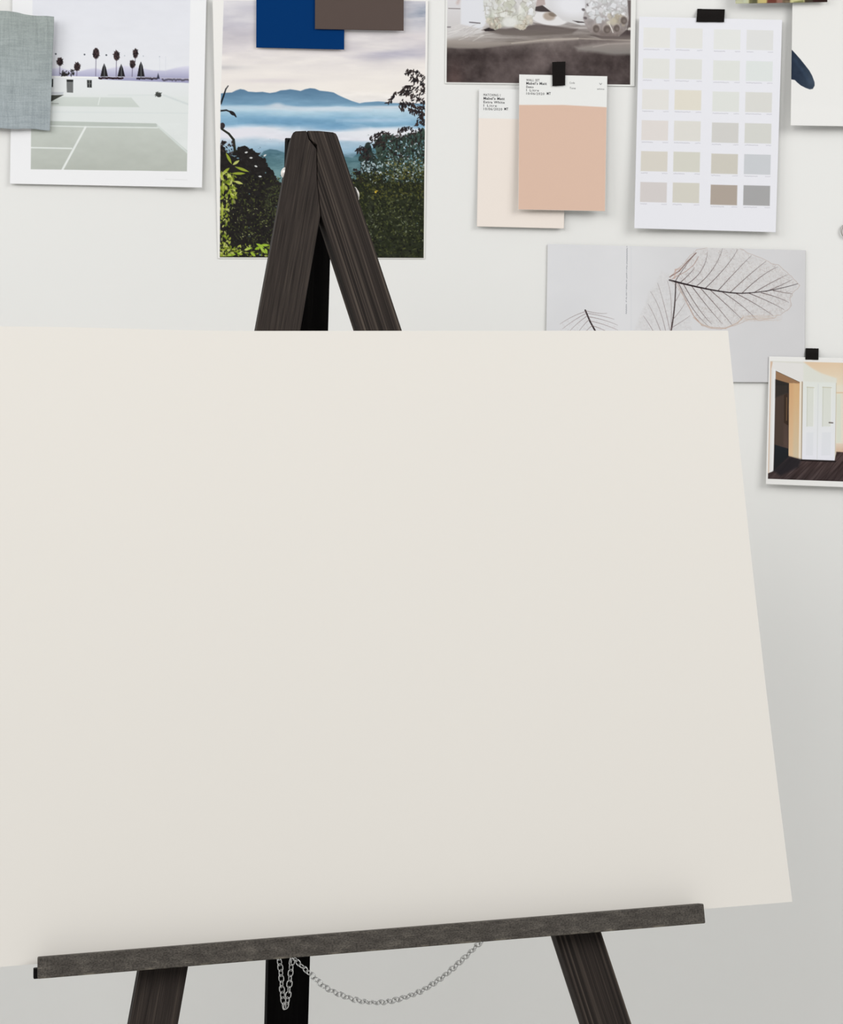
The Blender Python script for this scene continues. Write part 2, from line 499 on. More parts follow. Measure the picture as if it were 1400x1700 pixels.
# ------------------------------------------------------------------ painter for printed sheets
class Paint:
    """Colours of a printed sheet, sampled on its own grid. Coordinates: frame units of the wall."""
    def __init__(s, corners, dens, base):
        TL, TR, BR, BL = [np.array(c, float) for c in corners]
        wpx = max(np.linalg.norm(TR - TL), np.linalg.norm(BR - BL)); hpx = max(np.linalg.norm(BL - TL), np.linalg.norm(BR - TR))
        s.nx = max(2, int(wpx * dens)); s.ny = max(2, int(hpx * dens))
        S, T = np.meshgrid(np.linspace(0, 1, s.nx), np.linspace(0, 1, s.ny))
        s.S, s.T = S, T
        P = ((1 - S) * (1 - T))[..., None] * TL + (S * (1 - T))[..., None] * TR + (S * T)[..., None] * BR + ((1 - S) * T)[..., None] * BL
        s.X, s.Y = P[..., 0], P[..., 1]
        s.dx = wpx / s.nx
        s.x0, s.x1 = s.X.min(), s.X.max(); s.y0, s.y1 = s.Y.min(), s.Y.max()
        s.slope_pad = 12
        s.C = np.ones(s.X.shape + (3,)) * np.array(base, float)
    def win(s, xa, ya, xb, yb):
        sx = s.nx / (s.x1 - s.x0); sy = s.ny / (s.y1 - s.y0); p = s.slope_pad
        i0 = int(max(0, (xa - p - s.x0) * sx)); i1 = int(min(s.nx, (xb + p - s.x0) * sx + 2))
        j0 = int(max(0, (ya - p - s.y0) * sy)); j1 = int(min(s.ny, (yb + p - s.y0) * sy + 2))
        if i1 <= i0 or j1 <= j0: return None
        return slice(j0, j1), slice(i0, i1)
    def blend(s, w, a, col):
        a = np.clip(a, 0, 1)[..., None]
        s.C[w] = s.C[w] * (1 - a) + np.asarray(col, float) * a
    def full(s): return (slice(0, s.ny), slice(0, s.nx))
    def ellipse(s, cx, cy, rx, ry, ang, col, alpha=1.0, soft=None):
        R = max(rx, ry) + 1
        w = s.win(cx - R, cy - R, cx + R, cy + R)
        if w is None: return
        ca, sa = math.cos(ang), math.sin(ang)
        dx = s.X[w] - cx; dy = s.Y[w] - cy
        u = (dx * ca + dy * sa) / rx; v = (-dx * sa + dy * ca) / ry
        d = (1 - np.sqrt(u * u + v * v)) * min(rx, ry)
        sf = soft if soft else s.dx * 0.7
        s.blend(w, (d / sf + 0.5).clip(0, 1) * alpha, col)
    def leaf(s, cx, cy, L, Wd, ang, col, alpha=1.0):
        """pointed leaf"""
        w = s.win(cx - L, cy - L, cx + L, cy + L)
        if w is None: return
        ca, sa = math.cos(ang), math.sin(ang)
        dx = s.X[w] - cx; dy = s.Y[w] - cy
        u = (dx * ca + dy * sa) / L; v = (-dx * sa + dy * ca)
        half = Wd * (1 - u * u).clip(0, 1) ** 1.2
        s.blend(w, ((half - np.abs(v)) / (s.dx * 0.8) + 0.5).clip(0, 1) * (np.abs(u) < 1) * alpha, col)
    def line(s, pts, wd, col, alpha=1.0, wd1=None, soft=None):
        n = len(pts) - 1
        for i in range(n):
            (xa, ya), (xb, yb) = pts[i], pts[i + 1]
            w0 = wd if wd1 is None else wd + (wd1 - wd) * i / n
            w1_ = wd if wd1 is None else wd + (wd1 - wd) * (i + 1) / n
            w = s.win(min(xa, xb) - 2, min(ya, yb) - 2, max(xa, xb) + 2, max(ya, yb) + 2)
            if w is None: continue
            dx, dy = xb - xa, yb - ya; L2 = dx * dx + dy * dy + 1e-9
            t = (((s.X[w] - xa) * dx + (s.Y[w] - ya) * dy) / L2).clip(0, 1)
            d = np.hypot(s.X[w] - xa - t * dx, s.Y[w] - ya - t * dy)
            hw = (w0 + (w1_ - w0) * t) / 2
            sf = soft if soft else s.dx
            cov = ((hw - d) / sf + 0.5).clip(0, 1) * np.minimum(1.0, (2 * hw) / s.dx * 1.0 + 0.0).clip(0, 1)
            s.blend(w, cov * alpha, col)
    def poly_mask(s, pts, soft=None):
        xs = [p[0] for p in pts]; ys = [p[1] for p in pts]
        w = s.win(min(xs), min(ys), max(xs), max(ys))
        if w is None: return None, None
        X, Y = s.X[w], s.Y[w]
        inside = np.zeros(X.shape, bool); dist = np.full(X.shape, 1e9)
        n = len(pts)
        for i in range(n):
            xa, ya = pts[i]; xb, yb = pts[(i + 1) % n]
            cond = ((ya > Y) != (yb > Y))
            with np.errstate(divide='ignore', invalid='ignore'):
                xi = (xb - xa) * (Y - ya) / (yb - ya + 1e-12) + xa
            inside ^= (cond & (X < xi))
            dx, dy = xb - xa, yb - ya
            t = (((X - xa) * dx + (Y - ya) * dy) / (dx * dx + dy * dy + 1e-9)).clip(0, 1)
            dist = np.minimum(dist, np.hypot(X - xa - t * dx, Y - ya - t * dy))
        sd = np.where(inside, dist, -dist)
        sf = soft if soft else s.dx * 0.8
        return w, (sd / sf + 0.5).clip(0, 1)
    def poly(s, pts, col, alpha=1.0, soft=None):
        w, a = s.poly_mask(pts, soft)
        if w is None: return
        s.blend(w, a * alpha, col)
    def grad(s, pts, y0, c0, y1, c1, alpha=1.0, soft=None, horizontal=False):
        w, a = s.poly_mask(pts, soft)
        if w is None: return
        V = s.X[w] if horizontal else s.Y[w]
        t = ((V - y0) / (y1 - y0)).clip(0, 1)[..., None]
        s.blend(w, a * alpha, np.array(c0, float) * (1 - t) + np.array(c1, float) * t)
    def noise(s, sx, sy, seed, octaves=4, rot=0.0):
        return fbm(s.X * math.cos(rot) + s.Y * math.sin(rot), -s.X * math.sin(rot) + s.Y * math.cos(rot), sx, sy, seed, octaves)

def fbm(X, Y, sx, sy, seed, octaves=4):
    out = np.zeros(X.shape); amp = 1.0; tot = 0
    rs = np.random.RandomState(seed)
    for o in range(octaves):
        G = rs.rand(256, 256)
        u = X / sx * 2 ** o + 1000; v = Y / sy * 2 ** o + 1000
        iu = np.floor(u).astype(int); iv = np.floor(v).astype(int)
        fu = u - iu; fv = v - iv
        fu = fu * fu * (3 - 2 * fu); fv = fv * fv * (3 - 2 * fv)
        a = G[iv % 256, iu % 256]; b = G[iv % 256, (iu + 1) % 256]
        c = G[(iv + 1) % 256, iu % 256]; d = G[(iv + 1) % 256, (iu + 1) % 256]
        out += amp * ((a * (1 - fu) + b * fu) * (1 - fv) + (c * (1 - fu) + d * fu) * fv)
        tot += amp; amp *= 0.55
    return out / tot            # about 0..1, mean 0.5

ALB = 1.0
def sheet(name, corners, off, curl, paint, mat, label, cat, thick=0.0004, group=None):
    """A sheet of paper pinned to the wall: fine coloured front, closed edges and back."""
    S, T = paint.S, paint.T
    bend = off + curl(S, T)
    Yd = WALL - bend
    X = EYE.x + (paint.X - PX) / F * Yd
    Z = EYE.z - (paint.Y - PY) / F * Yd
    ny, nx = S.shape
    front = np.stack([X, -bend, Z], -1).reshape(-1, 3)
    back = front + np.array([0, thick, 0])
    ring = np.concatenate([np.arange(nx - 1), (np.arange(ny - 1)) * nx + nx - 1, (ny - 1) * nx + np.arange(nx - 1, 0, -1), np.arange(ny - 1, 0, -1) * nx])
    nf = front.shape[0]
    # coarse back
    I = np.unique(np.linspace(0, nx - 1, 9).astype(int)); J = np.unique(np.linspace(0, ny - 1, 9).astype(int))
    cb = (J[:, None] * nx + I[None, :])
    bvv = back[cb.reshape(-1)]
    rb_ = back[ring]
    verts = np.concatenate([front, bvv, rb_])
    jj, ii = np.meshgrid(np.arange(ny - 1), np.arange(nx - 1), indexing='ij')
    a = (jj * nx + ii).reshape(-1)
    q1 = np.stack([a, a + nx, a + nx + 1, a + 1], 1)
    m = len(I); n = len(J)
    jj, ii = np.meshgrid(np.arange(n - 1), np.arange(m - 1), indexing='ij')
    b = (jj * m + ii).reshape(-1) + nf
    q2 = np.stack([b, b + 1, b + m + 1, b + m], 1)
    k = np.arange(len(ring)); kn = (k + 1) % len(ring); base = nf + len(bvv)
    q3 = np.stack([ring[k], ring[kn], base + kn, base + k], 1)
    quads = np.concatenate([q1, q2, q3]).astype(np.int32)
    cen = Vector(front[(ny // 2) * nx + nx // 2])
    verts = verts - np.array(cen)
    me = bpy.data.meshes.new(name)
    me.vertices.add(len(verts)); me.vertices.foreach_set('co', verts.astype(np.float32).ravel())
    me.loops.add(quads.size); me.loops.foreach_set('vertex_index', quads.ravel())
    me.polygons.add(len(quads)); me.polygons.foreach_set('loop_start', np.arange(0, quads.size, 4, dtype=np.int32))
    me.update(calc_edges=True)
    col = np.ones((len(verts), 4), np.float32)
    C = lin(np.clip(paint.C, 0, 255)).reshape(-1, 3) * ALB
    col[:nf, :3] = C
    col[nf:nf + len(bvv), :3] = lin((228, 228, 226))
    col[nf + len(bvv):, :3] = C[ring]
    at = me.color_attributes.new('ink', 'FLOAT_COLOR', 'POINT')
    at.data.foreach_set('color', col.ravel())
    me.polygons.foreach_set('use_smooth', np.concatenate([np.ones(len(q1), bool), np.zeros(len(q2) + len(q3), bool)]))
    me.materials.append(mat)
    o = bpy.data.objects.new(name, me); COL.objects.link(o)
    o.location = cen
    o.matrix_world = Matrix.Translation(cen)
    tag(o, label, cat, group)
    return o

def flat(S, T): return S * 0
m_ink = ink_mat('printed_paper', 0.8, 0.06)
m_ink_gloss = ink_mat('printed_photo_paper', 0.7, 0.08)

def lettering(parent, lines, off, corners, curlf, col, name='lettering'):
    """lines: (text, x, y_baseline, height, width) in frame units, laid on the sheet's surface"""
    TL, TR, BR, BL = [np.array(c, float) for c in corners]
    allv = []; allf = []
    for text, x, y, h, wd, bold in lines:
        cu = bpy.data.curves.new('lettering_curve', 'FONT'); cu.body = text; cu.size = 1.0; cu.resolution_u = 2
        cu.space_character = 1.15
        cu.offset = bold
        ob = bpy.data.objects.new('lettering_curve', cu); COL.objects.link(ob)
        dg = bpy.context.evaluated_depsgraph_get(); dg.update()
        me = bpy.data.meshes.new_from_object(ob.evaluated_get(dg))
        vs = np.array([v.co[:] for v in me.vertices]); fs = [tuple(p.vertices) for p in me.polygons]
        bpy.data.objects.remove(ob); bpy.data.curves.remove(cu)
        if len(vs) == 0: continue
        sx = wd / (vs[:, 0].max() - vs[:, 0].min()); sy = h / 0.70
        ex = (TR - TL) / np.linalg.norm(TR - TL); ey = (BL - TL) / np.linalg.norm(BL - TL)
        base = len(allv)
        for v in vs:
            p = np.array([x, y]) + ex * ((v[0] - vs[:, 0].min()) * sx) - ey * (v[1] * sy)
            s_ = np.dot(p - TL, ex) / np.linalg.norm(TR - TL); t_ = np.dot(p - TL, ey) / np.linalg.norm(BL - TL)
            b = off + float(curlf(np.array(s_), np.array(t_))) + 0.00025
            Yd = WALL - b
            allv.append(Vector((EYE.x + (p[0] - PX) / F * Yd, -b, EYE.z - (p[1] - PY) / F * Yd)))
        allf += [tuple(k + base for k in f) for f in fs]
        bpy.data.meshes.remove(me)
    me = bpy.data.meshes.new(name); me.from_pydata([tuple(v - parent.location) for v in allv], [], allf); me.update()
    me.materials.append(col)
    o = bpy.data.objects.new(name, me); COL.objects.link(o); o.parent = parent
    return o

# ------------------------------------------------------------------ 1. tennis court print (left)
c = [(22, -125), (345.5, -119), (335.5, 311.5), (16.5, 305)]
p = Paint(c, 1.25, (236, 236, 237))
pic = [(55, -90), (318, -85), (310.5, 284.5), (51, 281)]
w_, msk = p.poly_mask(pic)
base_pic = p.C.copy()
p.grad([(0, -130), (400, -130), (400, 330), (0, 330)], -60, (222, 223, 230), 125, (227, 228, 232))
p.grad([(84, 114), (100, 112), (112, 116), (130, 119), (145, 115), (158, 113), (172, 117), (185, 113), (205, 109), (225, 111), (255, 117), (275, 117), (290, 113), (305, 110), (320, 109), (320, 140), (84, 132)], 108, (222, 221, 234), 132, (158, 158, 188), soft=3)
p.C[:] += ((p.noise(30, 12, 3) - 0.5) * 5)[..., None]
# white wall and yard
p.grad([(40, 126), (163, 127.5), (164, 132), (320, 138), (320, 300), (40, 300)], 126, (227, 229, 231), 175, (221, 225, 223))
p.poly([(85, 126), (163, 127.6), (163, 129.5), (85, 128.5)], (240, 240, 238))
p.poly([(40, 158), (85, 157), (320, 161), (320, 205), (40, 205)], (221, 225, 223), 0.8, soft=4)
p.line([(272, 158), (320, 176)], 2, (196, 204, 204), 0.7, soft=3)
p.line([(180, 158), (272, 158)], 1.5, (205, 212, 210), 0.5, soft=2)
# court beyond
p.grad([(103, 161), (218, 162), (232, 178), (85, 176), (85, 168)], 160, (206, 212, 207), 178, (200, 206, 200), soft=1.5)
p.line([(166, 162), (163, 174)], 1.5, (226, 230, 227), 0.9)
p.poly([(84, 158), (106, 157.5), (86, 168), (84, 168)], (72, 74, 68)); p.line([(86, 172), (97, 172)], 1.5, (130, 132, 128), 0.7)
p.poly([(84, 153), (106, 153), (104, 157), (84, 157)], (176, 180, 188), 0.6, soft=2)
p.line([(84, 186), (320, 188)], 1.2, (206, 213, 212), 0.6, soft=2)
# near court
p.grad([(84, 201), (259, 205), (320, 258), (320, 290), (40, 290), (40, 201)], 200, (196, 201, 194), 285, (180, 184, 176), soft=1.2)
p.poly([(84, 201), (259, 205), (265, 211), (84, 208)], (176, 184, 178), 0.55)
p.line([(84, 209), (142, 210.5), (262, 212)], 1.8, (222, 227, 224), 0.9)
p.line([(142, 211), (103, 283)], 3.4, (226, 229, 226))
p.line([(50, 245), (119, 246.5)], 2.4, (224, 228, 224), 0.95)
p.line([(262, 209), (320, 261)], 3, (214, 221, 218), 0.8, soft=2)
p.C[:] = p.C + ((p.noise(22, 10, 9) - 0.5) * 9 * (p.Y > 205))[..., None]
# windows, doors
p.poly([(84, 131), (88.5, 131), (88, 144.5), (84, 144.5)], (30, 36, 36))
p.poly([(110.5, 132), (121.5, 132.3), (121.5, 154), (111, 153.6)], (112, 114, 114)); p.poly([(110.5, 132), (121.5, 132.3), (121.5, 136), (110.5, 136)], (44, 46, 46))
p.poly([(144.5, 132.8), (152.4, 133), (152.4, 145.6), (144.7, 145.4)], (50, 52, 52)); p.line([(148.5, 133), (148.5, 145.5)], 0.9, (150, 152, 150)); p.line([(144.5, 139), (152.4, 139)], 0.8, (130, 132, 130))
# ground line of shrubs
for x in np.arange(165, 205, 1.6): p.ellipse(x, 129.8 + rnd.uniform(-.6, .6), 1.9, 1.5, 0, (44, 28, 32))
for x in np.arange(228, 262, 1.7): p.ellipse(x, 130.6 + rnd.uniform(-1, 1), 1.8, 1.7, 0, (50, 44, 56))
for x in np.arange(270, 314, 1.8): p.ellipse(x, 132.8 + rnd.uniform(-1.4, .8), 1.7, 1.7, 0, (88, 84, 98), 0.8)
p.line([(165, 127), (314, 130.5)], 0.8, (206, 200, 202), 0.8)
# palms
def palm(x, y, rx, ry, yb):
    p.line([(x, y + ry * 0.6), (x - 0.6, yb)], 1.1, (96, 88, 112), 0.85)
    p.ellipse(x, y + 0.5, rx * 0.8, ry * 0.9, 0, (52, 42, 44), soft=1.5)
    for k in range(34):
        a = rnd.uniform(0, 6.283); r = rnd.uniform(0.3, 1)
        p.leaf(x + math.cos(a) * rx * r * 0.8, y + math.sin(a) * ry * r * 0.85, 2.4, 0.8, a + rnd.uniform(-.5, .5), rnd.choice([(40, 32, 34), (62, 50, 50), (78, 60, 60), (32, 28, 32)]))
for a in ((99.6, 102, 6, 7.5, 125), (128, 110.5, 6.2, 7.5, 126), (159.5, 88.5, 6.6, 9.6, 126), (193.5, 92, 6, 8.8, 127), (225, 88.5, 5.2, 8.2, 103), (220, 106, 5.6, 7.4, 127)): palm(*a)
for x, yt in ((173, 105), (201.3, 106), (234, 102)):
    p.poly([(x, yt), (x + 3, yt + 7), (x + 6.3, 127), (x - 6.3, 127), (x - 3, yt + 7)], (40, 38, 42)); p.line([(x + 0.3, yt + 3), (x + 0.3, 129)], 1.1, (112, 116, 118), 0.9)
for k in range(40): p.leaf(rnd.uniform(101, 123), 125 - abs(rnd.gauss(0, 3.2)), 3, 0.9, rnd.uniform(-2.6, -0.5), (46, 44, 44))
p.poly([(260, 131), (262.6, 121), (265.5, 131)], (58, 60, 76))
for x, y in ((92.6, 89.6), (140.4, 90.5), (176.6, 91.5)): p.ellipse(x, y, 1.5, 1.5, 0, (70, 76, 84), 0.9)
for x, y in ((207, 92.5), (238, 93), (265, 94)): p.ellipse(x, y, 1.0, 1.0, 0, (170, 176, 184), 0.8)
for x in (265, 275): p.line([(x, 94), (x, 124)], 0.7, (198, 200, 210), 0.6)
for k in range(14): p.leaf(264 + rnd.uniform(-5, 5), 157 + rnd.uniform(-3, 2), 3.4, 0.8, rnd.uniform(-2.8, -0.3), (70, 74, 70))
p.ellipse(264, 158.5, 4, 3, 0, (66, 68, 66))
pict = p.C.copy(); p.C = base_pic
a_ = np.zeros(p.X.shape); a_[w_] = msk
p.C = p.C * (1 - a_[..., None]) + pict * a_[..., None]
p.line([(275, 297.5), (311, 298.8)], 0.8, (212, 212, 212), 0.8)
sheet('photo_print', c, 0.0035, lambda S, T: 0.0075 * S ** 4 * (0.3 + 0.7 * T) + 0.003 * T ** 6, p, m_ink,
      'white-bordered photo print of an empty tennis court with palm trees, behind the grey-green fabric swatch', 'photo print')

# ------------------------------------------------------------------ 2. linen swatch (far left)
c = [(-112, 10), (89.5, 26.8), (82.5, 216.3), (-118, 206)]
p = Paint(c, 1.5, (157, 167, 167))
g = p.noise(40, 30, 21, 4) - 0.5
th = (p.noise(1.5, 22, 22, 2) - 0.5) + (p.noise(22, 1.5, 23, 2) - 0.5)
th2 = (p.noise(3, 50, 24, 2) - 0.5) + (p.noise(50, 3, 25, 2) - 0.5)
t = ((p.Y - 20) / 195).clip(0, 1)
p.C = p.C + (g * 20 + th * 15 + th2 * 8 + (p.noise(1.6, 1.6, 26, 2) - 0.5) * 14)[..., None] + (1 - t)[..., None] * np.array([-5, -7, -10]) + t[..., None] * np.array([0, -1, 3])
m_linen, nt, pb = new_mat('linen_cloth', 0.9, 0.1)
an = nt.nodes.new('ShaderNodeAttribute'); an.attribute_name = 'ink'
nt.links.new(an.outputs['Color'], pb.inputs['Base Color'])
tc = nt.nodes.new('ShaderNodeTexCoord'); wv = nt.nodes.new('ShaderNodeTexNoise'); wv.inputs['Scale'].default_value = 900
nt.links.new(tc.outputs['Object'], wv.inputs['Vector'])
bp = nt.nodes.new('ShaderNodeBump'); bp.inputs['Strength'].default_value = 0.4; bp.inputs['Distance'].default_value = 0.0005
nt.links.new(wv.outputs['Fac'], bp.inputs['Height']); nt.links.new(bp.outputs['Normal'], pb.inputs['Normal'])
# the cloth's cut edges wander a little
p.Y = p.Y + (p.T - 0.5) * 2 * ((fbm(p.X, p.X * 0, 26, 26, 5, 2) - 0.5) * 3.0) - 2.5 * np.cos((p.S - 0.56) * 9).clip(-1, 1) * (1 - p.T) * 0.5
p.X = p.X + (p.S > 0.5) * (p.S - 0.5) * ((fbm(p.Y, p.Y * 0, 30, 30, 6, 2) - 0.5) * 3.0)
sheet('fabric_swatch', c, 0.013, lambda S, T: 0.007 * S ** 3 * (1 - T) + 0.002 * np.sin(S * 9 + T * 2), p, m_linen,
      'grey-green woven linen fabric swatch overlapping the tennis court print', 'fabric swatch', thick=0.0012)

# ------------------------------------------------------------------ 3. mountain landscape poster
c = [(353, -1), (711, 0), (705.6, 430), (361.8, 429.2)]
p = Paint(c, 1.35, (236, 234, 230))
edge = [(371.5, 0.8), (707, 1.8), (706, 170), (703.6, 428.4), (365, 427.2), (366.2, 180)]
w_, msk = p.poly_mask(edge)
paper = p.C.copy()
Yc = p.Y; Xc = p.X
def ramp(stops):
    ys = [s_[0] for s_ in stops]
    return np.stack([np.interp(Yc, ys, [s_[1][k] for s_ in stops]) for k in range(3)], -1)
p.C = ramp([(0, (203, 200, 207)), (30, (206, 203, 209)), (60, (214, 209, 211)), (85, (220, 214, 214)), (108, (231, 225, 221)), (150, (234, 228, 222)), (172, (232, 228, 226)), (250, (200, 210, 220)), (430, (60, 66, 58))])
n1 = p.noise(90, 16, 31, 5); n2 = p.noise(40, 9, 32, 4)
cl = ((n1 - 0.48) * 2.6).clip(-1, 1)
fade = np.interp(Yc, [0, 90, 125], [1, 0.8, 0.25])
p.C += (-cl * fade * 22)[..., None] * np.array([1.0, 1.0, 0.75])
p.C += ((n2 - 0.5) * fade * 14)[..., None]
wgt = np.exp(-((Xc - 706) / 30) ** 2) * np.exp(-((Yc - 24) / 20) ** 2); p.C += (wgt * (0.55 + (n2 - .5) * 1.6))[..., None] * np.array([-85, -72, -58])
wgt = np.exp(-((Xc - 660) / 60) ** 2) * np.exp(-((Yc - 90 - (Xc - 640) * -0.04) / 9) ** 2); p.C += (wgt * (0.5 + (n1 - .4) * 1.2))[..., None] * np.array([-52, -48, -30])
wgt = np.exp(-((Xc - 700) / 40) ** 2) * np.exp(-((Yc - 60) / 8) ** 2); p.C += wgt[..., None] * np.array([10, 8, 6])
wgt = np.exp(-((Xc - 372) / 40) ** 2) * np.exp(-((Yc - 112) / 4) ** 2); p.C += wgt[..., None] * np.array([-26, -24, -20])
wgt = np.exp(-((Xc - 450) / 60) ** 2) * np.exp(-((Yc - 134) / 4) ** 2); p.C += wgt[..., None] * np.array([-14, -15, -10])
# far ridge
ridge = [(360, 156), (376, 154), (385, 153.5), (392, 150), (399, 147.8), (406, 149), (412, 152), (425, 153), (436, 152.5), (448, 154.5), (458, 153), (466, 150), (474, 149.4), (482, 148.2), (492, 149.6), (499, 151), (507, 148), (515, 146.4), (523, 147.2), (531, 150.5), (545, 152), (554, 153.5), (562, 158), (572, 162.5), (584, 167.5), (597, 171.5), (606, 169.8), (618, 169), (628, 168.2), (638, 169), (650, 171), (712, 172)]
p.grad(ridge + [(712, 190), (360, 190)], 147, (88, 122, 150), 182, (128, 166, 192), soft=1.4)
cl2 = p.noise(34, 7, 41, 4)
mm = (Yc > 150) & (Yc < 182)
p.C += ((cl2 - 0.5) * 26 * np.interp(Yc, [150, 156, 176, 184], [0, 1, 1, 0]))[..., None]
# mist, water and light bands
bands = ramp([(176, (170, 196, 214)), (182, (196, 212, 224)), (188, (164, 196, 216)), (200, (132, 172, 199)), (207, (126, 166, 194)), (213, (176, 200, 218)), (218, (222, 224, 230)), (229, (224, 224, 230)), (236, (176, 196, 212)), (246, (150, 178, 198)), (262, (120, 150, 165)), (300, (96, 126, 134))])
wob = (p.noise(70, 14, 42, 4) - 0.5) * 16 + (Xc - 530) * -0.008
lo = np.interp(Yc + wob, [172, 181], [0, 1])
Yw = Yc + wob
def ramp2(Yq, stops):
    ys = [s_[0] for s_ in stops]
    return np.stack([np.interp(Yq, ys, [s_[1][k] for s_ in stops]) for k in range(3)], -1)
bands = ramp2(Yw, [(176, (150, 184, 206)), (180, (196, 214, 226)), (186, (176, 204, 220)), (198, (138, 178, 204)), (207, (128, 169, 196)), (212, (178, 202, 220)), (217, (220, 224, 231)), (229, (224, 224, 231)), (236, (176, 198, 214)), (246, (150, 180, 200)), (262, (112, 142, 156)), (300, (96, 126, 134))])
p.C = p.C * (1 - lo[..., None]) + bands * lo[..., None]
for x_, y_, a_w, b_h in ((462, 173.5, 8, 3), (456, 176, 12, 3), (470, 177, 16, 3), (448, 179, 20, 3), (490, 180, 22, 3)): p.ellipse(x_, y_, a_w, b_h, 0.05, (208, 215, 222), 0.6, soft=3.5)
p.ellipse(400, 179, 45, 4, 0.02, (186, 208, 222), 0.8, soft=4); p.ellipse(545, 181, 60, 3.5, 0.02, (204, 216, 226), 0.9, soft=4); p.ellipse(640, 178, 45, 2.2, 0, (214, 220, 226), 0.8, soft=3)
p.ellipse(480, 203, 75, 7, 0.02, (108, 152, 184), 0.75, soft=8); p.ellipse(555, 211, 45, 6, 0, (112, 156, 188), 0.8, soft=6); p.ellipse(620, 200, 50, 2.5, 0, (186, 206, 226), 0.6, soft=4)
p.C += ((p.noise(16, 5, 43, 3) - 0.5) * 16 * np.interp(Yc, [176, 190, 240, 260], [0, 1, 1, .4]))[..., None]
p.ellipse(385, 221, 70, 8, 0, (226, 225, 232), 0.9, soft=7); p.ellipse(640, 222, 60, 9, 0, (226, 228, 233), 0.95, soft=7)
# teal hills
p.grad([(430, 262), (438, 251), (448, 247.5), (460, 249), (474, 254), (490, 266), (500, 310), (430, 310)], 246, (74, 108, 122), 290, (112, 146, 150), soft=2)
p.grad([(560, 258), (585, 262), (600, 250), (640, 240), (680, 236), (712, 215), (712, 320), (560, 320)], 230, (84, 124, 140), 300, (86, 112, 112), soft=2)
hn = p.noise(14, 4, 44, 3)
p.C += ((hn - 0.5) * 46 * np.interp(Yc, [246, 256, 300], [0, 1, 1]))[..., None]
# dark tree masses
def crown(pts, col, seed, var=10, soft=8.0):
    w2, m2 = p.poly_mask(pts, soft)
    nn = fbm(p.X[w2], p.Y[w2], 5, 5, seed, 3)
    n3_ = fbm(p.X[w2], p.Y[w2], 9, 7, seed + 40, 4)
    mcut = ((m2 - 0.5) * soft + (n3_ - 0.5) * soft * 1.5 + 0.5).clip(0, 1)
    p.blend(w2, mcut, np.array(col, float) + ((nn - 0.5) * var * 2)[..., None])
crown([(360, 238), (372, 246), (384, 256), (395, 246), (408, 243), (418, 248), (428, 252), (437, 262), (444, 274), (452, 282), (458, 294), (466, 306), (480, 320), (560, 330), (560, 440), (355, 440)], (34, 31, 30), 51, 8)
crown([(590, 300), (600, 286), (612, 276), (625, 266), (640, 268), (660, 262), (680, 262), (715, 254), (715, 440), (560, 440), (560, 340)], (40, 44, 30), 52, 14, soft=10)
crown([(597, 260), (604, 242), (612, 238), (618, 250), (626, 262), (640, 268), (650, 280), (600, 292)], (42, 52, 50), 53, 14, soft=10)
crown([(625, 268), (622, 240), (640, 222), (660, 228), (680, 222), (700, 214), (715, 214), (715, 300), (640, 300)], (52, 66, 58), 54, 24, soft=14)
R = random.Random(11)
def scatter(n, region, sizes, cols, ang=None, alpha=(0.6, 1.0), ratio=(0.3, 0.5)):
    for _ in range(n):
        x, y = region()
        L = R.uniform(*sizes)
        p.leaf(x, y, L, L * R.uniform(*ratio), R.uniform(0, 3.14) if ang is None else R.gauss(*ang), R.choice(cols), R.uniform(*alpha))
U_ = R.uniform
# foliage texture, left
scatter(900, lambda: (U_(362, 480), U_(290, 430)), (1.5, 3.5), [(28, 28, 24), (44, 46, 30), (58, 60, 38), (24, 22, 24), (36, 36, 32)])
scatter(260, lambda: (U_(395, 470), U_(295, 428)), (1.2, 2.8), [(78, 86, 44), (96, 102, 58), (66, 70, 44)], alpha=(0.4, 0.8))
scatter(90, lambda: (U_(362, 470), U_(330, 430)), (1.2, 2.4), [(140, 148, 90), (168, 172, 120), (120, 134, 60)], alpha=(0.4, 0.8))
scatter(200, lambda: (U_(440, 480), U_(310, 360)), (1.2, 3.0), [(72, 80, 50), (60, 64, 46)], alpha=(0.3, 0.7))
# foliage texture, right
scatter(1500, lambda: (U_(565, 708), U_(285, 430)), (1.5, 3.6), [(26, 28, 20), (40, 44, 26), (56, 60, 34), (34, 36, 30), (70, 74, 42), (22, 22, 20)])
scatter(260, lambda: (U_(600, 708), U_(300, 400)), (1.2, 2.8), [(96, 102, 62), (110, 116, 84), (84, 92, 50), (120, 126, 104)], alpha=(0.3, 0.75))
scatter(300, lambda: (U_(640, 705), U_(262, 300)), (1.5, 3.2), [(92, 90, 40), (110, 104, 50), (48, 50, 26), (150, 158, 140)], alpha=(0.4, 0.9))
scatter(260, lambda: (U_(598, 708), U_(250, 300)), (1.5, 3.4), [(30, 34, 30), (44, 52, 44), (60, 74, 66), (28, 30, 24)], ang=(1.9, 0.6))
scatter(130, lambda: (U_(610, 705), U_(255, 305)), (1.2, 2.4), [(206, 214, 216), (180, 196, 200), (150, 176, 186)], alpha=(0.5, 0.95))
scatter(60, lambda: (U_(600, 636), U_(268, 290)), (1.6, 3.0), [(196, 210, 214), (170, 196, 204)], alpha=(0.4, 0.9))
scatter(5, lambda: (U_(623, 628), U_(314, 320)), (1.5, 3.0), [(196, 160, 40), (216, 186, 80)])
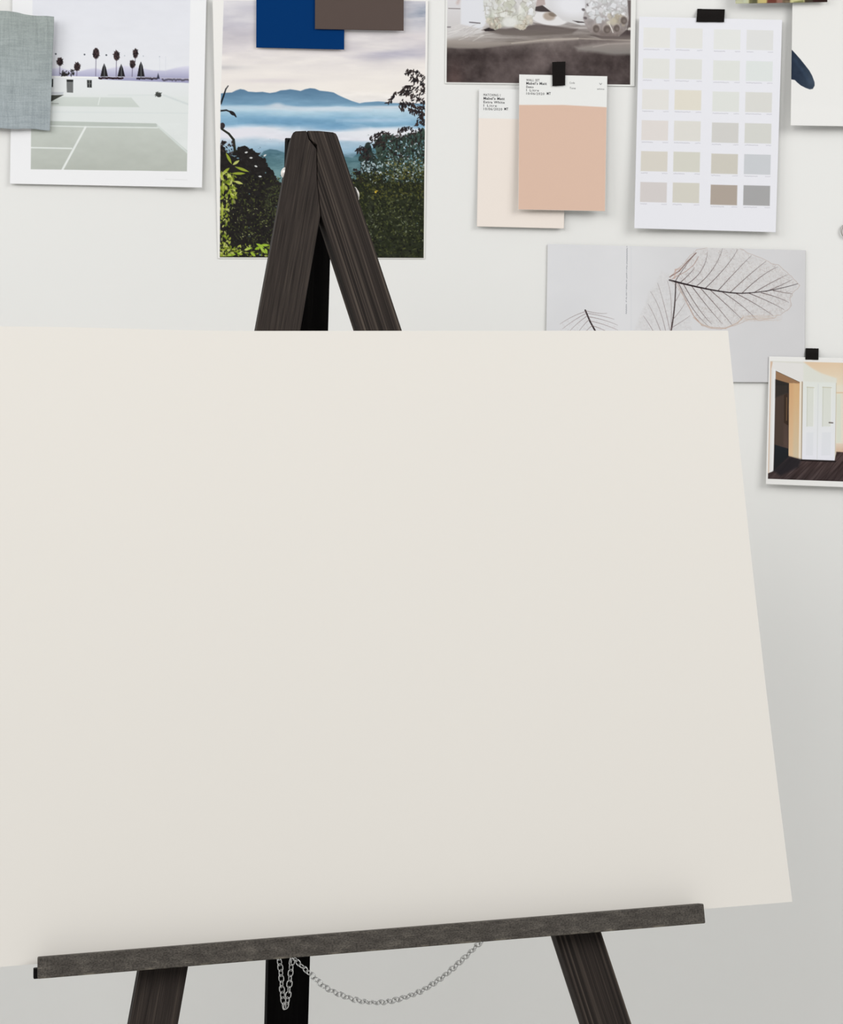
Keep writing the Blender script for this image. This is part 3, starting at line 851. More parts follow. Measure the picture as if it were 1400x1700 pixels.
# hanging leaf sprays, right (dark against the sky)
def spray(pts, n, L, cols, spread=5, droop=2.0):
    p.line(pts, 0.9, cols[0], 0.9)
    for _ in range(n):
        k = R.randrange(len(pts) - 1); t_ = R.random()
        x = pts[k][0] + (pts[k + 1][0] - pts[k][0]) * t_ + R.gauss(0, spread * 0.5); y = pts[k][1] + (pts[k + 1][1] - pts[k][1]) * t_ + abs(R.gauss(0, spread))
        p.leaf(x, y, R.uniform(L * 0.6, L), R.uniform(0.9, 1.5), R.gauss(droop, 0.5), R.choice(cols), 0.95)
DK = [(34, 28, 30), (46, 38, 38), (28, 26, 30), (56, 46, 44)]
spray([(706, 128), (694, 120), (684, 117), (675, 116)], 34, 4.2, DK, 5)
spray([(706, 140), (692, 132), (684, 128)], 34, 4.5, DK, 6)
spray([(706, 155), (690, 146), (678, 142), (668, 145)], 40, 4.2, DK, 5)
spray([(706, 170), (690, 160), (672, 150), (656, 155), (643, 172)], 70, 4.2, DK, 4, 2.2)
spray([(706, 180), (690, 172), (674, 170), (662, 172)], 60, 4.4, DK, 6, 1.4)
spray([(706, 190), (694, 184), (680, 180)], 50, 4.2, DK, 6, 1.8)
spray([(706, 200), (698, 196), (690, 206)], 22, 4.0, DK, 4)
spray([(688, 218), (680, 210), (670, 212), (664, 216)], 30, 4.0, DK, 4, 2.2)
spray([(700, 216), (694, 212)], 8, 3.2, DK, 2)
spray([(664, 232), (650, 226), (638, 218), (624, 224), (616, 230)], 60, 4.2, DK, 5, 2.2)
spray([(640, 240), (632, 232), (622, 240)], 36, 4.2, DK, 5)
spray([(612, 262), (606, 246), (598, 242), (594, 250)], 40, 4.0, DK, 5, 2.0)
spray([(600, 300), (596, 284), (588, 280)], 26, 3.6, DK, 4)
scatter(230, lambda: (U_(640, 706), U_(222, 262)), (1.6, 3.6), DK + [(60, 74, 64), (70, 92, 86)], ang=(1.9, 0.6))
scatter(260, lambda: (U_(634, 706), U_(226, 268)), (1.4, 3.2), [(30, 34, 32), (46, 60, 54), (64, 88, 84), (36, 40, 34)], ang=(1.9, 0.7), alpha=(.7, 1))
scatter(90, lambda: (U_(640, 706), U_(234, 276)), (1.2, 2.6), [(128, 168, 182), (160, 190, 200), (96, 138, 150), (206, 216, 220)], alpha=(.6, 1))
scatter(500, lambda: (U_(566, 708), U_(285, 330)), (1.5, 3.4), [(26, 28, 20), (40, 44, 26), (66, 68, 32), (34, 36, 30), (84, 84, 44)], alpha=(.7, 1))
# left: blades, bright leaves
p.line([(366.6, 172), (371, 160), (375, 148), (379, 142.5)], 3.4, (24, 30, 38), 1, wd1=1.6)
p.line([(366, 184), (376, 183), (386, 187), (392, 194)], 3.0, (34, 34, 36), 1, wd1=2.0); p.leaf(386, 188, 8, 3, 0.6, (36, 34, 36))
p.ellipse(369, 209, 4.5, 5.5, 0.2, (52, 46, 50)); p.line([(368, 214), (380, 222), (388, 232), (390, 250)], 3.2, (40, 42, 34), 1, wd1=4.5)
p.ellipse(371, 237, 4, 3, 0, (34, 32, 32)); scatter(50, lambda: (U_(364, 388), U_(234, 262)), (1.5, 3.5), DK)
scatter(60, lambda: (U_(388, 440), U_(246, 300)), (1.5, 3.0), [(30, 28, 30), (44, 42, 40)])
for x, y in ((409, 253), (417, 262), (425, 276), (432, 293), (440, 258)): p.leaf(x, y, 3, 1.3, R.uniform(-0.6, 0.4), (214, 216, 214))
LG = [(150, 164, 56), (170, 180, 74), (120, 136, 40), (190, 196, 110), (104, 122, 36)]
for x, y, L, a in ((380, 263, 11, 1.1), (392, 270, 7, -0.6), (402, 281, 13, 0.35), (396, 288, 12, 0.0), (372, 287, 10, 2.4), (384, 296, 9, 0.9), (396, 303, 8, 0.3), (376, 283, 7, -0.7), (368, 292, 8, 1.6), (388, 312, 8, 1.2), (370, 312, 12, 1.5), (384, 322, 8, 1.3), (369, 350, 16, 1.6)):
    p.leaf(x, y, L, 2.2, a, R.choice(LG[:2] + LG[3:4]), 0.95)
scatter(90, lambda: (U_(364, 392), U_(285, 345)), (2, 5), LG, ang=(1.4, 0.6))
scatter(110, lambda: (U_(364, 382), U_(345, 428)), (1.5, 4), LG + [(60, 70, 30)], ang=(1.4, 0.7))
for x, y, L, a in ((432, 408, 8, 0.5), (440, 407, 8, 0.0), (436, 415, 8, 0.9), (428, 412, 6, -0.4), (442, 417, 5, 1.2), (412, 413, 7, -0.3), (384, 423, 8, -0.1), (420, 422, 6, 0.7), (398, 421, 5, 0.2)):
    p.leaf(x, y, L, 2.2, a, R.choice([(140, 176, 44), (170, 196, 80), (156, 186, 60)]), 0.95)
scatter(60, lambda: (U_(366, 400), U_(408, 428)), (1.5, 4), LG)
scatter(30, lambda: (U_(400, 450), U_(405, 426)), (1.5, 3.5), LG)
p.line([(365, 426.4), (704, 427.6)], 1.6, (30, 30, 22), 0.7)
pict = p.C.copy(); p.C = paper
a_ = np.zeros(p.X.shape); a_[w_] = msk
p.C = p.C * (1 - a_[..., None]) + pict * a_[..., None]
sheet('photo_print', c, 0.0012, lambda S, T: 0.006 * (1 - S) ** 5 * (1 - T) + 0.002 * S ** 5 * (1 - T), p, m_ink_gloss,
      'colour photo poster of misty blue mountains and dark trees, behind the easel top', 'photo print')

# ------------------------------------------------------------------ 4/5. blue and taupe colour cards
def colour_card(c, off, colr, label, curl=flat, header=50, dens=0.6):
    p = Paint(c, dens, (232, 232, 230))
    TLy = c[0][1]
    p.poly([(c[0][0] - 9, TLy + header), (c[1][0] + 9, TLy + header + 1), (c[1][0] + 9, c[2][1] + 9), (c[0][0] - 9, c[2][1] + 9)], colr)
    return sheet('paint_card', c, off, curl, p, m_ink, label, 'paint card')
colour_card([(426, -149), (573, -146), (571.6, 82.3), (425.4, 79)], 0.0075, (0, 50, 104), 'deep blue paint colour card pinned over the mountain poster, left of the taupe card', flat)
colour_card([(523.6, -182), (671, -179), (670.3, 51), (523, 48.2)], 0.0105, (88, 76, 71), 'taupe brown paint colour card overlapping the blue card above the easel', flat)

# ------------------------------------------------------------------ 6. still-life photo with white shells
c = [(742, -262), (1060, -256), (1054, 143.4), (738.8, 139)]
p = Paint(c, 1.3, (229, 229, 225))
edge = [(745.5, -250), (1050, -246), (1046.5, 140.6), (741.5, 136.6)]
w_, msk = p.poly_mask(edge); paper = p.C.copy()
Xc, Yc = p.X, p.Y
p.C[:] = (205, 202, 202)
# table top and cloth front
p.grad([(730, -100), (1070, -100), (1070, 95), (730, 95)], 10, (214, 211, 212), 75, (150, 142, 136))
n = p.noise(60, 4, 61, 5, rot=-0.03); n3 = p.noise(25, 3, 62, 4, rot=0.05)
wt = np.interp(Xc, [740, 830, 900, 1060], [0.3, 0.8, 1, 1])
p.C += (((n - 0.5) * 90 + (n3 - .5) * 40) * np.interp(Yc, [20, 45], [0.2, 1]) * wt)[..., None]
p.C -= (np.interp(Xc, [800, 900], [0, 1]) * np.interp(Yc, [35, 50, 70], [0, 1, 1]) * 34)[..., None] * np.array([1, 1.04, 1.06])
front = [(735, 78), (760, 80), (800, 80), (825, 76), (860, 70), (905, 66), (960, 64), (1060, 68), (1060, 160), (735, 160)]
p.grad(front, 66, (108, 99, 96), 92, (64, 55, 54), soft=4)
w2, m2 = p.poly_mask(front, 3)
q1 = p.noise(30, 26, 63, 5, rot=0.7)[w2]; q2 = p.noise(7, 7, 64, 3)[w2]
xx = Xc[w2]; yy_ = Yc[w2]
light = np.exp(-(((xx - 900) * 0.5 + (yy_ - 100)) / 34) ** 2) * 22 * ((yy_ - 70) / 30).clip(0, 1) + np.exp(-((xx - 920) / 80) ** 2) * 16
p.C[w2] += (m2 * ((q1 - 0.5) * 44 + (q2 - 0.5) * 20 + light))[..., None] * np.array([1, .95, .93])
p.C[w2] += (m2 * np.exp(-((xx - 755) / 14) ** 2) * np.interp(yy_, [90, 130], [0, 22]))[..., None] * np.array([1, .72, .66])
# tablecloth edge highlights
p.grad([(735, 66), (800, 70), (850, 70), (905, 65), (960, 63), (960, 66), (905, 70), (850, 75), (800, 80), (735, 78)], 64, (178, 168, 160), 80, (128, 120, 114), 0.75, soft=3)
p.grad([(955, 78), (985, 73), (1060, 66), (1060, 90), (1020, 91), (985, 86), (960, 84)], 66, (158, 148, 142), 92, (132, 128, 124), 0.9, soft=6)
p.line([(850, 72), (905, 66), (960, 64), (1060, 67)], 1.8, (188, 178, 168), 0.7, soft=2)
p.line([(985, 78), (1010, 73), (1050, 72)], 1.5, (176, 166, 160), 0.6, soft=2)
# left linen and its folds
p.grad([(735, -50), (766, -50), (800, 20), (808, 40), (800, 56), (735, 66)], -50, (226, 225, 230), 66, (200, 196, 194), 0.9, soft=6)
p.poly([(766, -30), (810, -30), (812, 30), (800, 48), (765, 40)], (220, 221, 226), 0.95, soft=3)
p.line([(745, 14), (764, 14.5)], 1.5, (120, 112, 112), 0.8); p.line([(780, 37), (797, 38.5)], 1.8, (84, 78, 82), 0.85, soft=1.4); p.line([(742, 45), (748, 45)], 2, (110, 104, 106), 0.8)
p.line([(760, 5), (762, 0)], 4, (186, 160, 152), 0.6, soft=5)
for k in range(30):
    x = R.uniform(742, 800); y = R.uniform(42, 68); p.line([(x, y), (x + R.uniform(8, 26), y - R.uniform(2, 10))], 0.9, R.choice([(226, 222, 218), (160, 154, 150), (236, 234, 232)]), 0.4)
# spoon, bowl
p.poly([(886, 12), (900, 8), (916, 20), (900, 20), (888, 18)], (64, 56, 56), 0.95, soft=1.5)
p.poly([(889, 0), (908, -4), (905, 8), (890, 11)], (176, 160, 156), 0.9, soft=2)
p.ellipse(912, 31, 30, 10.5, 0.14, (222, 220, 220), soft=1.6); p.ellipse(912, 27, 10, 7, 0.1, (160, 144, 130), 0.8, soft=3); p.ellipse(918, 24, 7, 3.5, 0.2, (112, 100, 88), 0.7, soft=2)
p.grad([(900, -60), (905, 4), (918, 20), (935, 34), (965, 42), (990, 42), (1010, 30), (1010, -60)], -40, (222, 222, 228), 40, (206, 204, 204), soft=1.4)
p.ellipse(950, 10, 26, 16, 0.2, (228, 228, 232), 0.8, soft=12)
p.line([(886, 38), (905, 43), (935, 47)], 1.6, (120, 112, 108), 0.7, soft=2); p.poly([(950, 34), (968, 36), (975, 38), (960, 38)], (70, 62, 62), 0.9)
# shadow under shells
p.grad([(800, 50), (812, 46), (840, 48), (870, 44), (890, 40), (960, 48), (950, 56), (880, 60), (835, 58)], 44, (92, 82, 80), 60, (112, 104, 98), 0.85, soft=3)
p.poly([(803, 49), (812, 46), (824, 51), (806, 52)], (44, 38, 40), 0.9)
# left shell
sh1 = [(800, -60), (803, 8), (806, 30), (812, 40), (822, 50), (832, 46), (842, 42), (856, 46), (864, 50), (874, 46), (882, 36), (888, 22), (890, 8), (894, -10), (894, -60)]
p.grad(sh1, -20, (218, 218, 218), 50, (196, 192, 184), soft=1.5)
w2, m2 = p.poly_mask(sh1, 1.5)
q1 = p.noise(9, 12, 66, 4)[w2]; q0 = p.noise(22, 30, 67, 3)[w2]
p.C[w2] += (m2 * ((q1 - 0.5) * 62))[..., None] + (m2 * ((q0 - .4) * 40))[..., None] * np.array([-0.9, -0.55, -1.0])
def facet(x, y, r, cols, k=5, rim=(150, 144, 134)):
    a0_ = R.uniform(0, 6.28); pts = [(x + math.cos(a0_ + i * 6.283 / k) * r * R.uniform(.6, 1.25), y + math.sin(a0_ + i * 6.283 / k) * r * R.uniform(.6, 1.25)) for i in range(k)]
    p.poly(pts, R.choice(cols), R.uniform(.55, .9), soft=1.6)
    i = R.randrange(k); p.line([pts[i], pts[(i + 1) % k], pts[(i + 2) % k]], 1.0, rim, 0.5, soft=1.4)
def shard(x, y, r, cols, k=5):
    a0_ = R.uniform(0, 6.28); pts = [(x + math.cos(a0_ + i * 6.283 / k) * r * R.uniform(.6, 1.2), y + math.sin(a0_ + i * 6.283 / k) * r * R.uniform(.6, 1.2)) for i in range(k)]
    p.poly(pts, R.choice(cols), R.uniform(.5, .9), soft=1.4)
SC = [(232, 232, 230), (206, 206, 196), (184, 178, 162), (214, 212, 204), (168, 158, 146), (240, 240, 238)]
for _ in range(60):
    x = R.uniform(806, 886); y = R.uniform(-10, 34); t_ = (x - 806) / 80
    facet(x, y, R.uniform(3, 7), [(226, 227, 229), (214, 214, 212)] if t_ < .22 or t_ > .85 else [(200, 201, 188), (212, 212, 203), (190, 190, 176), (224, 224, 219)], R.choice([4, 5, 6]))
for x, y, r in ((812, 34, 7), (818, 42, 6), (824, 36, 6), (830, 44, 5), (872, 38, 7), (864, 45, 6), (878, 30, 7), (882, 36, 5), (858, 44, 4), (868, 46, 5)):
    shard(x, y, r, [(176, 166, 152), (158, 146, 134), (196, 188, 172)]); shard(x - 1, y - 2, r * 0.5, [(214, 206, 192)])
p.ellipse(846, 37, 12, 8, 0, (224, 224, 220), 0.85, soft=4); p.line([(828, 22), (840, 18), (852, 20)], 1.6, (150, 142, 128), 0.6)
for _ in range(14): p.line([(R.uniform(812, 832), R.uniform(28, 50)), (R.uniform(812, 832), R.uniform(28, 50))], 0.8, (120, 104, 92), 0.45)
for _ in range(10): p.line([(R.uniform(862, 882), R.uniform(28, 48)), (R.uniform(862, 882), R.uniform(28, 48))], 0.8, (130, 118, 100), 0.45)
# right shell
sh2 = [(968, -60), (972, 12), (968, 30), (972, 42), (980, 54), (1000, 60), (1026, 60), (1038, 52), (1043, 36), (1044, 10), (1044, -60)]
p.grad(sh2, -10, (222, 223, 226), 58, (128, 117, 113), soft=1.4)
w2, m2 = p.poly_mask(sh2, 1.5)
q1 = p.noise(10, 9, 68, 4)[w2]; p.C[w2] += (m2 * ((q1 - 0.5) * 50))[..., None]
for x, y in ((977, 8), (969, 16), (972, 30)): p.ellipse(x, y, 3, 2.2, 0.3, (98, 90, 92), 0.9, soft=1.5)
for _ in range(60): facet(R.uniform(975, 1040), R.uniform(-10, 34), R.uniform(3, 6.5), [(224, 225, 228), (206, 208, 210), (232, 232, 234), (196, 198, 196)], R.choice([4, 5]), rim=(156, 152, 150))
for _ in range(10): facet(R.uniform(1008, 1040), R.uniform(24, 40), R.uniform(3, 6), [(196, 190, 170), (170, 160, 142), (206, 202, 190)], 5)
for x, y, r in ((990, 47, 6.5), (1008, 48, 7), (1024, 46, 6), (1036, 33, 6.5)):
    p.ellipse(x, y - 0.5, r * 1.05, r * 1.2, 0, (178, 168, 160), 0.55, soft=2.4); p.ellipse(x, y + 1, r * 0.85, r * 1.0, 0, (92, 82, 78), 0.85, soft=2.5); p.ellipse(x + 1, y + 2, r * 0.4, r * 0.4, 0, (128, 118, 112), 0.7, soft=2)
p.line([(1012, 40), (1016, 48), (1018, 54)], 1.4, (226, 222, 214), 0.9); p.ellipse(1018, 36, 6, 6, 0, (196, 188, 166), 0.7, soft=4)
p.poly([(1042, 0), (1060, 0), (1060, 62), (1040, 58), (1044, 30)], (92, 82, 80), 0.9, soft=2); p.ellipse(1046, 49, 3.5, 3.5, 0, (206, 200, 194), soft=1.5)
p.grad([(980, 58), (1000, 60), (1028, 60), (1040, 50), (1060, 50), (1060, 66), (1000, 65)], 56, (70, 60, 60), 66, (116, 106, 102), 0.85, soft=2)
pict = p.C.copy(); p.C = paper
a_ = np.zeros(p.X.shape); a_[w_] = msk
p.C = p.C * (1 - a_[..., None]) + pict * a_[..., None]
sheet('photo_print', c, 0.0012, lambda S, T: 0.003 * S ** 4 * (1 - 0.8 * T), p, m_ink,
      'sepia-toned still-life photo print of white shells on a draped table, above the peach paint card', 'photo print')

# ------------------------------------------------------------------ 7. sample cards: cream and peach
m_text = plain_mat('black_print', (72, 72, 75), rough=0.7, spec=0.1, var=0.02)
m_text_grey = plain_mat('grey_print', (120, 120, 122), rough=0.7, spec=0.1, var=0.02)
cc = [(795.5, 147), (941, 150.5), (936.5, 379.5), (792, 376)]
curl1 = lambda S, T: 0.004 * T ** 3
p = Paint(cc, 1.0, (231, 231, 229))
p.poly([(790, 196), (945, 200), (942, 384), (788, 380)], (235, 225, 216), soft=2)
card = sheet('paint_card', cc, 0.0042, curl1, p, m_ink, 'pale cream paint sample card with small black print, half behind the peach card', 'paint card')
lettering(card, [('MATCHING 1', 803, 159.3, 4.0, 28, 0.0), ("Mabel's Matt", 803, 165.2, 4.2, 35, 0.02), ('Extra White', 803, 171.2, 4.0, 35, 0.01), ('1 Litre', 803, 177, 4.0, 22, 0.0), ('10/06/2020', 803, 182.6, 4.0, 31, 0.0), ('MT', 837.5, 182.8, 4.2, 6.5, 0.02)], 0.0042, cc, curl1, m_text)
cp = [(862.3, 123.6), (1008.6, 126.6), (1005, 350.8), (860.4, 348)]
curl2 = lambda S, T: 0.0065 * T ** 2.2 + 0.002 * T * (2 * S - 1) ** 2
p = Paint(cp, 1.0, (231, 231, 228))
p.poly([(861.9, 174.2), (935, 174.2), (1007.6, 178), (1004.8, 350.6), (860.8, 347.8)], (217, 186, 167), soft=1.0)
card = sheet('paint_card', cp, 0.0105, curl2, p, m_ink, 'peach paint sample card with a white printed header, taped up with a black strip', 'paint card')
lettering(card, [('WALL SET', 874, 134.6, 3.8, 22, 0.0), ("Mabel's Matt", 874, 140.2, 4.2, 34, 0.02), ('Demo', 874, 146, 3.8, 12, 0.01), ('1 Litre', 874, 151.5, 3.8, 21, 0.0), ('10/06/2020', 874, 157, 3.8, 30, 0.0), ('MT', 908, 157.2, 4.2, 6.5, 0.02)], 0.0105, cp, curl2, m_text)
lettering(card, [('Code', 946, 139, 3.4, 8.5, 0.0), ('Tone', 946, 147.8, 3.4, 10, 0.0)], 0.0105, cp, curl2, m_text_grey)
lettering(card, [('white', 991.5, 148.8, 2.6, 12, 0.0)], 0.0105, cp, curl2, m_text_grey)
lettering(card, [('V', 995, 141, 3.4, 5, 0.0)], 0.0105, cp, curl2, m_text_grey)

# ------------------------------------------------------------------ 8. colour chart
c = [(1061.5, 27.5), (1299, 33), (1288.3, 385.6), (1053.3, 379)]
p = Paint(c, 1.5, (229, 229, 234))
TL, TR, BR, BL = [np.array(q, float) for q in c]
def cpt(s, t): return tuple((1 - s) * (1 - t) * TL + s * (1 - t) * TR + s * t * BR + (1 - s) * t * BL)
cols = [[(228, 227, 222), (226, 225, 220), (226, 227, 223), (221, 221, 219)],
        [(225, 225, 219), (222, 222, 216), (222, 224, 218), (220, 225, 222)],
        [(226, 223, 217), (225, 219, 203), (221, 223, 217), (217, 216, 210)],
        [(223, 216, 211), (221, 218, 210), (208, 206, 201), (211, 211, 204)],
        [(215, 209, 197), (212, 210, 197), (205, 200, 187), (200, 203, 207)],
        [(211, 204, 201), (211, 207, 194), (176, 162, 149), (166, 165, 165)]]
xs = [1069.0, 1122.9, 1185.8, 1240.3]         # left edges on the first row
cols = [[tuple(np.array(q_) * 0.82 + np.mean(q_) * 0.18 - 1.5) for q_ in row] for row in cols]
for r_ in range(6):
    for k in range(4):
        x = xs[k] - 1.08 * r_
        y = [45.5, 46.5, 48.5, 49.5][k] + 51.3 * r_ + (0.3 * r_ if k > 1 else 0)
        ww, hh = 44.2, 33.2
        p.poly([(x, y), (x + ww, y + 1.1), (x + ww - 0.8, y + hh + 1.1), (x - 0.8, y + hh)], cols[r_][k], soft=1.2)
        lx = x; n_ = R.choice([3, 4, 5, 6, 7])
        for q in range(n_ * 3):
            xa = lx + q * 1.25; p.line([(xa, y + hh + 3.2 + R.uniform(-.4, .4) + q * .03), (xa + 0.7, y + hh + 3.2 + R.uniform(-.6, .6) + q * .03)], 0.9, (186, 184, 192), 0.75)
        for q in range(7):
            xa = x + ww - 9.2 + q * 1.3; p.line([(xa, y + hh + 4 + R.uniform(-.4, .4)), (xa + 0.7, y + hh + 4 + R.uniform(-.6, .6))], 0.9, (190, 188, 196), 0.75)
sheet('colour_chart', c, 0.005, lambda S, T: 0.0095 * T ** 2 * (0.55 + 0.45 * (1 - S)) + 0.003 * np.abs(2 * S - 1) ** 3, p, m_ink,
      'white paint colour chart with rows of pale swatches, held by a black tape strip', 'colour chart')

# ------------------------------------------------------------------ 9. sheet with dark shape, right edge
c = [(1317, -70), (1560, -66), (1557, 212), (1313, 208.3)]
p = Paint(c, 1.2, (231, 230, 227))
p.grad([(1300, -80), (1600, -80), (1600, 180), (1300, 176)], 0, (228, 227, 223), 176, (230, 229, 226), soft=14)
fin = [(1313, 82), (1316, 83.5), (1321, 89), (1329, 98), (1337, 108), (1344, 117), (1349, 126), (1352.6, 136), (1353, 142), (1350, 147.5), (1345, 148.5), (1338, 146), (1330, 142), (1324, 137), (1320, 133), (1313, 131.5)]
p.grad(fin, 1314, (34, 44, 60), 1353, (62, 74, 88), horizontal=True)
w2, m2 = p.poly_mask(fin, 2); p.C[w2] += (m2 * (p.noise(12, 12, 77, 3)[w2] - 0.5) * 20)[..., None]
p.line([(1319, 98), (1332, 116), (1344, 136)], 2.5, (58, 74, 96), 0.5, soft=6)
sheet('art_print', c, 0.010, lambda S, T: 0.006 * (1 - S) ** 2 * T + 0.004 * T ** 2, p, m_ink,
      'white sheet with a dark blue rounded shape, right of the colour chart', 'art print')

# ------------------------------------------------------------------ 10. colourful strip, top right
c = [(1221.5, -120), (1374, -122), (1374, 3.4), (1221.6, 6.0)]
p = Paint(c, 1.2, (120, 110, 80))
q = p.noise(14, 14, 81, 4)
for _ in range(260):
    p.ellipse(R.uniform(1221, 1374), R.uniform(-120, 6), R.uniform(4, 10), R.uniform(3, 9), R.uniform(0, 3), R.choice([(190, 196, 160), (210, 190, 120), (60, 54, 40), (110, 40, 40), (70, 36, 32), (196, 200, 150), (150, 130, 80), (40, 34, 30)]), 0.85, soft=3)
for x0_, x1_, cl_ in ((1221, 1244, (186, 192, 168)), (1244, 1258, (84, 84, 62)), (1258, 1274, (206, 190, 126)), (1274, 1290, (104, 50, 44)), (1290, 1300, (150, 104, 96)), (1300, 1312, (104, 86, 72)), (1312, 1336, (196, 196, 150)), (1336, 1376, (40, 30, 28))):
    p.poly([(x0_, -6), (x1_, -6), (x1_, 8), (x0_, 8)], cl_, 0.8, soft=3)
p.poly([(1318, 3), (1334, 0), (1336, 8), (1318, 8)], (110, 112, 72), 0.8, soft=2)
sheet('photo_print', c, 0.0205, flat, p, m_ink, 'colourful yellow and dark red photo print above the colour chart', 'photo print')

# ------------------------------------------------------------------ 11. skeleton leaf print
c = [(909.5, 405), (1337.8, 415.3), (1336, 635), (906, 632.5)]
p = Paint(c, 1.7, (214, 214, 217))
Xc, Yc = p.X, p.Y
t = ((Xc - 907) / 430)[..., None]; p.C[:] = np.array((218, 218, 220)) * (1 - t) + np.array((208, 207, 208)) * t
p.C += (np.exp(-((Xc - 1030) / 60) ** 2) * 5)[..., None]
p.C += ((p.noise(90, 60, 90, 3) - 0.5) * 6)[..., None]
p.line([(1048, 405), (1048, 633)], 1.2, (205, 206, 210), 0.4, soft=3)
for y in np.arange(409, 521, 1.5):
    if R.random() < 0.86: p.line([(1041.3 - (y - 409) * 0.012 + R.uniform(-.5, .5), y), (1041.3 - (y - 409) * 0.012 + R.uniform(-.5, .5), y + 0.9)], 1.2, (150, 150, 156), 0.75)
def bez(p0, p1, p2, n=14):
    return [((1 - s) ** 2 * p0[0] + 2 * s * (1 - s) * p1[0] + s * s * p2[0], (1 - s) ** 2 * p0[1] + 2 * s * (1 - s) * p1[1] + s * s * p2[1]) for s in [i / n for i in range(n + 1)]]
VE = (92, 78, 78); VL = (150, 138, 136)
# body of the big leaf, a faint veil
big = [(1112, 462), (1124, 448), (1142, 430), (1158, 415), (1180, 410), (1228, 412), (1250, 424), (1275, 434), (1292, 440), (1306, 452), (1318, 464), (1328, 474), (1316, 486), (1312, 498), (1314, 508), (1302, 518), (1285, 528), (1262, 532), (1246, 530), (1228, 536), (1205, 546), (1180, 545), (1165, 540), (1150, 524), (1140, 504), (1124, 476)]
w2, m2 = p.poly_mask(big, 4)
net = (p.noise(3.2, 3.2, 91, 2)[w2] - 0.5)
p.blend(w2, m2 * 0.24, np.array((206, 200, 195), float) + (net * 50)[..., None])
rim = [(1128, 450), (1150, 424), (1160, 415)]
# midrib control
mid = bez((1112, 465), (1190, 486), (1230, 487), 16) + bez((1230, 487), (1275, 486), (1325, 471), 12)[1:]
def mid_at(x):
    xs_ = [q[0] for q in mid]; return float(np.interp(x, xs_, [q[1] for q in mid]))
top_targets = [((1131, 468), (1146, 455), (1154, 444)), ((1142, 471), (1172, 452), (1175, 418)), ((1158, 474), (1190, 448), (1200, 412)), ((1172, 478), (1212, 440), (1225, 414)), ((1192, 483), (1222, 450), (1248, 424)), ((1212, 486), (1250, 450), (1272, 434)), ((1232, 487), (1268, 452), (1292, 443)), ((1252, 486), (1285, 466), (1308, 456)), ((1272, 484), (1298, 474), (1316, 464)), ((1122, 466), (1138, 440), (1156, 420))]
bot_targets = [((1126, 468), (1150, 520), (1176, 541)), ((1134, 470), (1162, 520), (1182, 538)), ((1148, 474), (1176, 512), (1200, 538)), ((1163, 478), (1196, 514), (1216, 540)), ((1180, 482), (1214, 512), (1232, 530)), ((1200, 485), (1236, 508), (1256, 530)), ((1222, 487), (1256, 504), (1284, 524)), ((1244, 487), (1278, 500), (1302, 514)), ((1264, 486), (1290, 492), (1310, 502)), ((1284, 482), (1302, 486), (1316, 488))]
for k, (a, b, d) in enumerate(top_targets + bot_targets):
    q = bez(a, b, d, 12)
    p.line(q, 1.3, VE, 0.85, wd1=0.45)
    for j in range(2, 12):
        x, y = q[j]
        for _ in range(2):
            an_ = R.uniform(0, 6.28); L = R.uniform(3, 9)
            p.line([(x, y), (x + math.cos(an_) * L, y + math.sin(an_) * L)], 0.5, VL, 0.5)
for _ in range(1700):
    x = R.uniform(1115, 1326); y = R.uniform(412, 545)
    # keep inside the outline
    ins = False
    for i in range(len(big)):
        xa, ya = big[i]; xb, yb = big[(i + 1) % len(big)]
        if (ya > y) != (yb > y) and x < (xb - xa) * (y - ya) / (yb - ya) + xa: ins = not ins
    if ins:
        a = R.uniform(0, 3.14); L = R.uniform(1.5, 4.5)
        p.line([(x, y), (x + math.cos(a) * L, y + math.sin(a) * L)], 0.42, (172, 158, 152), 0.62)
# outline of torn edge
o2 = []
for i in range(len(big)):
    xa, ya = big[i]; xb, yb = big[(i + 1) % len(big)]
    for s in (0, .33, .66): o2.append((xa + (xb - xa) * s + R.uniform(-1.6, 1.6), ya + (yb - ya) * s + R.uniform(-1.6, 1.6)))
p.line(o2 + [o2[0]], 0.7, (180, 160, 150), 0.75)
p.line([(1152, 527), (1166, 539), (1182, 544), (1205, 545), (1225, 536), (1234, 527)], 1.6, (188, 164, 148), 0.8, soft=1.6)
for _ in range(60): p.line([(R.uniform(1226, 1300), R.uniform(522, 534)), (R.uniform(1226, 1300), R.uniform(522, 534))], 0.5, (196, 176, 160), 0.25)
p.line([(1112, 460), (1128, 450), (1142, 434), (1156, 420)], 1.6, (122, 92, 84), 0.85); p.line([(1116, 463), (1140, 450), (1152, 440), (1160, 426)], 1.0, (160, 128, 116), 0.8); p.line([(1124, 470), (1140, 500), (1152, 524), (1160, 534)], 1.0, (168, 140, 128), 0.8)
p.line([(1120, 462), (1122, 448), (1130, 446)], 2.4, (190, 158, 146), 0.6, soft=2)
p.line(mid, 2.9, (44, 34, 36), 1.0, wd1=0.7)
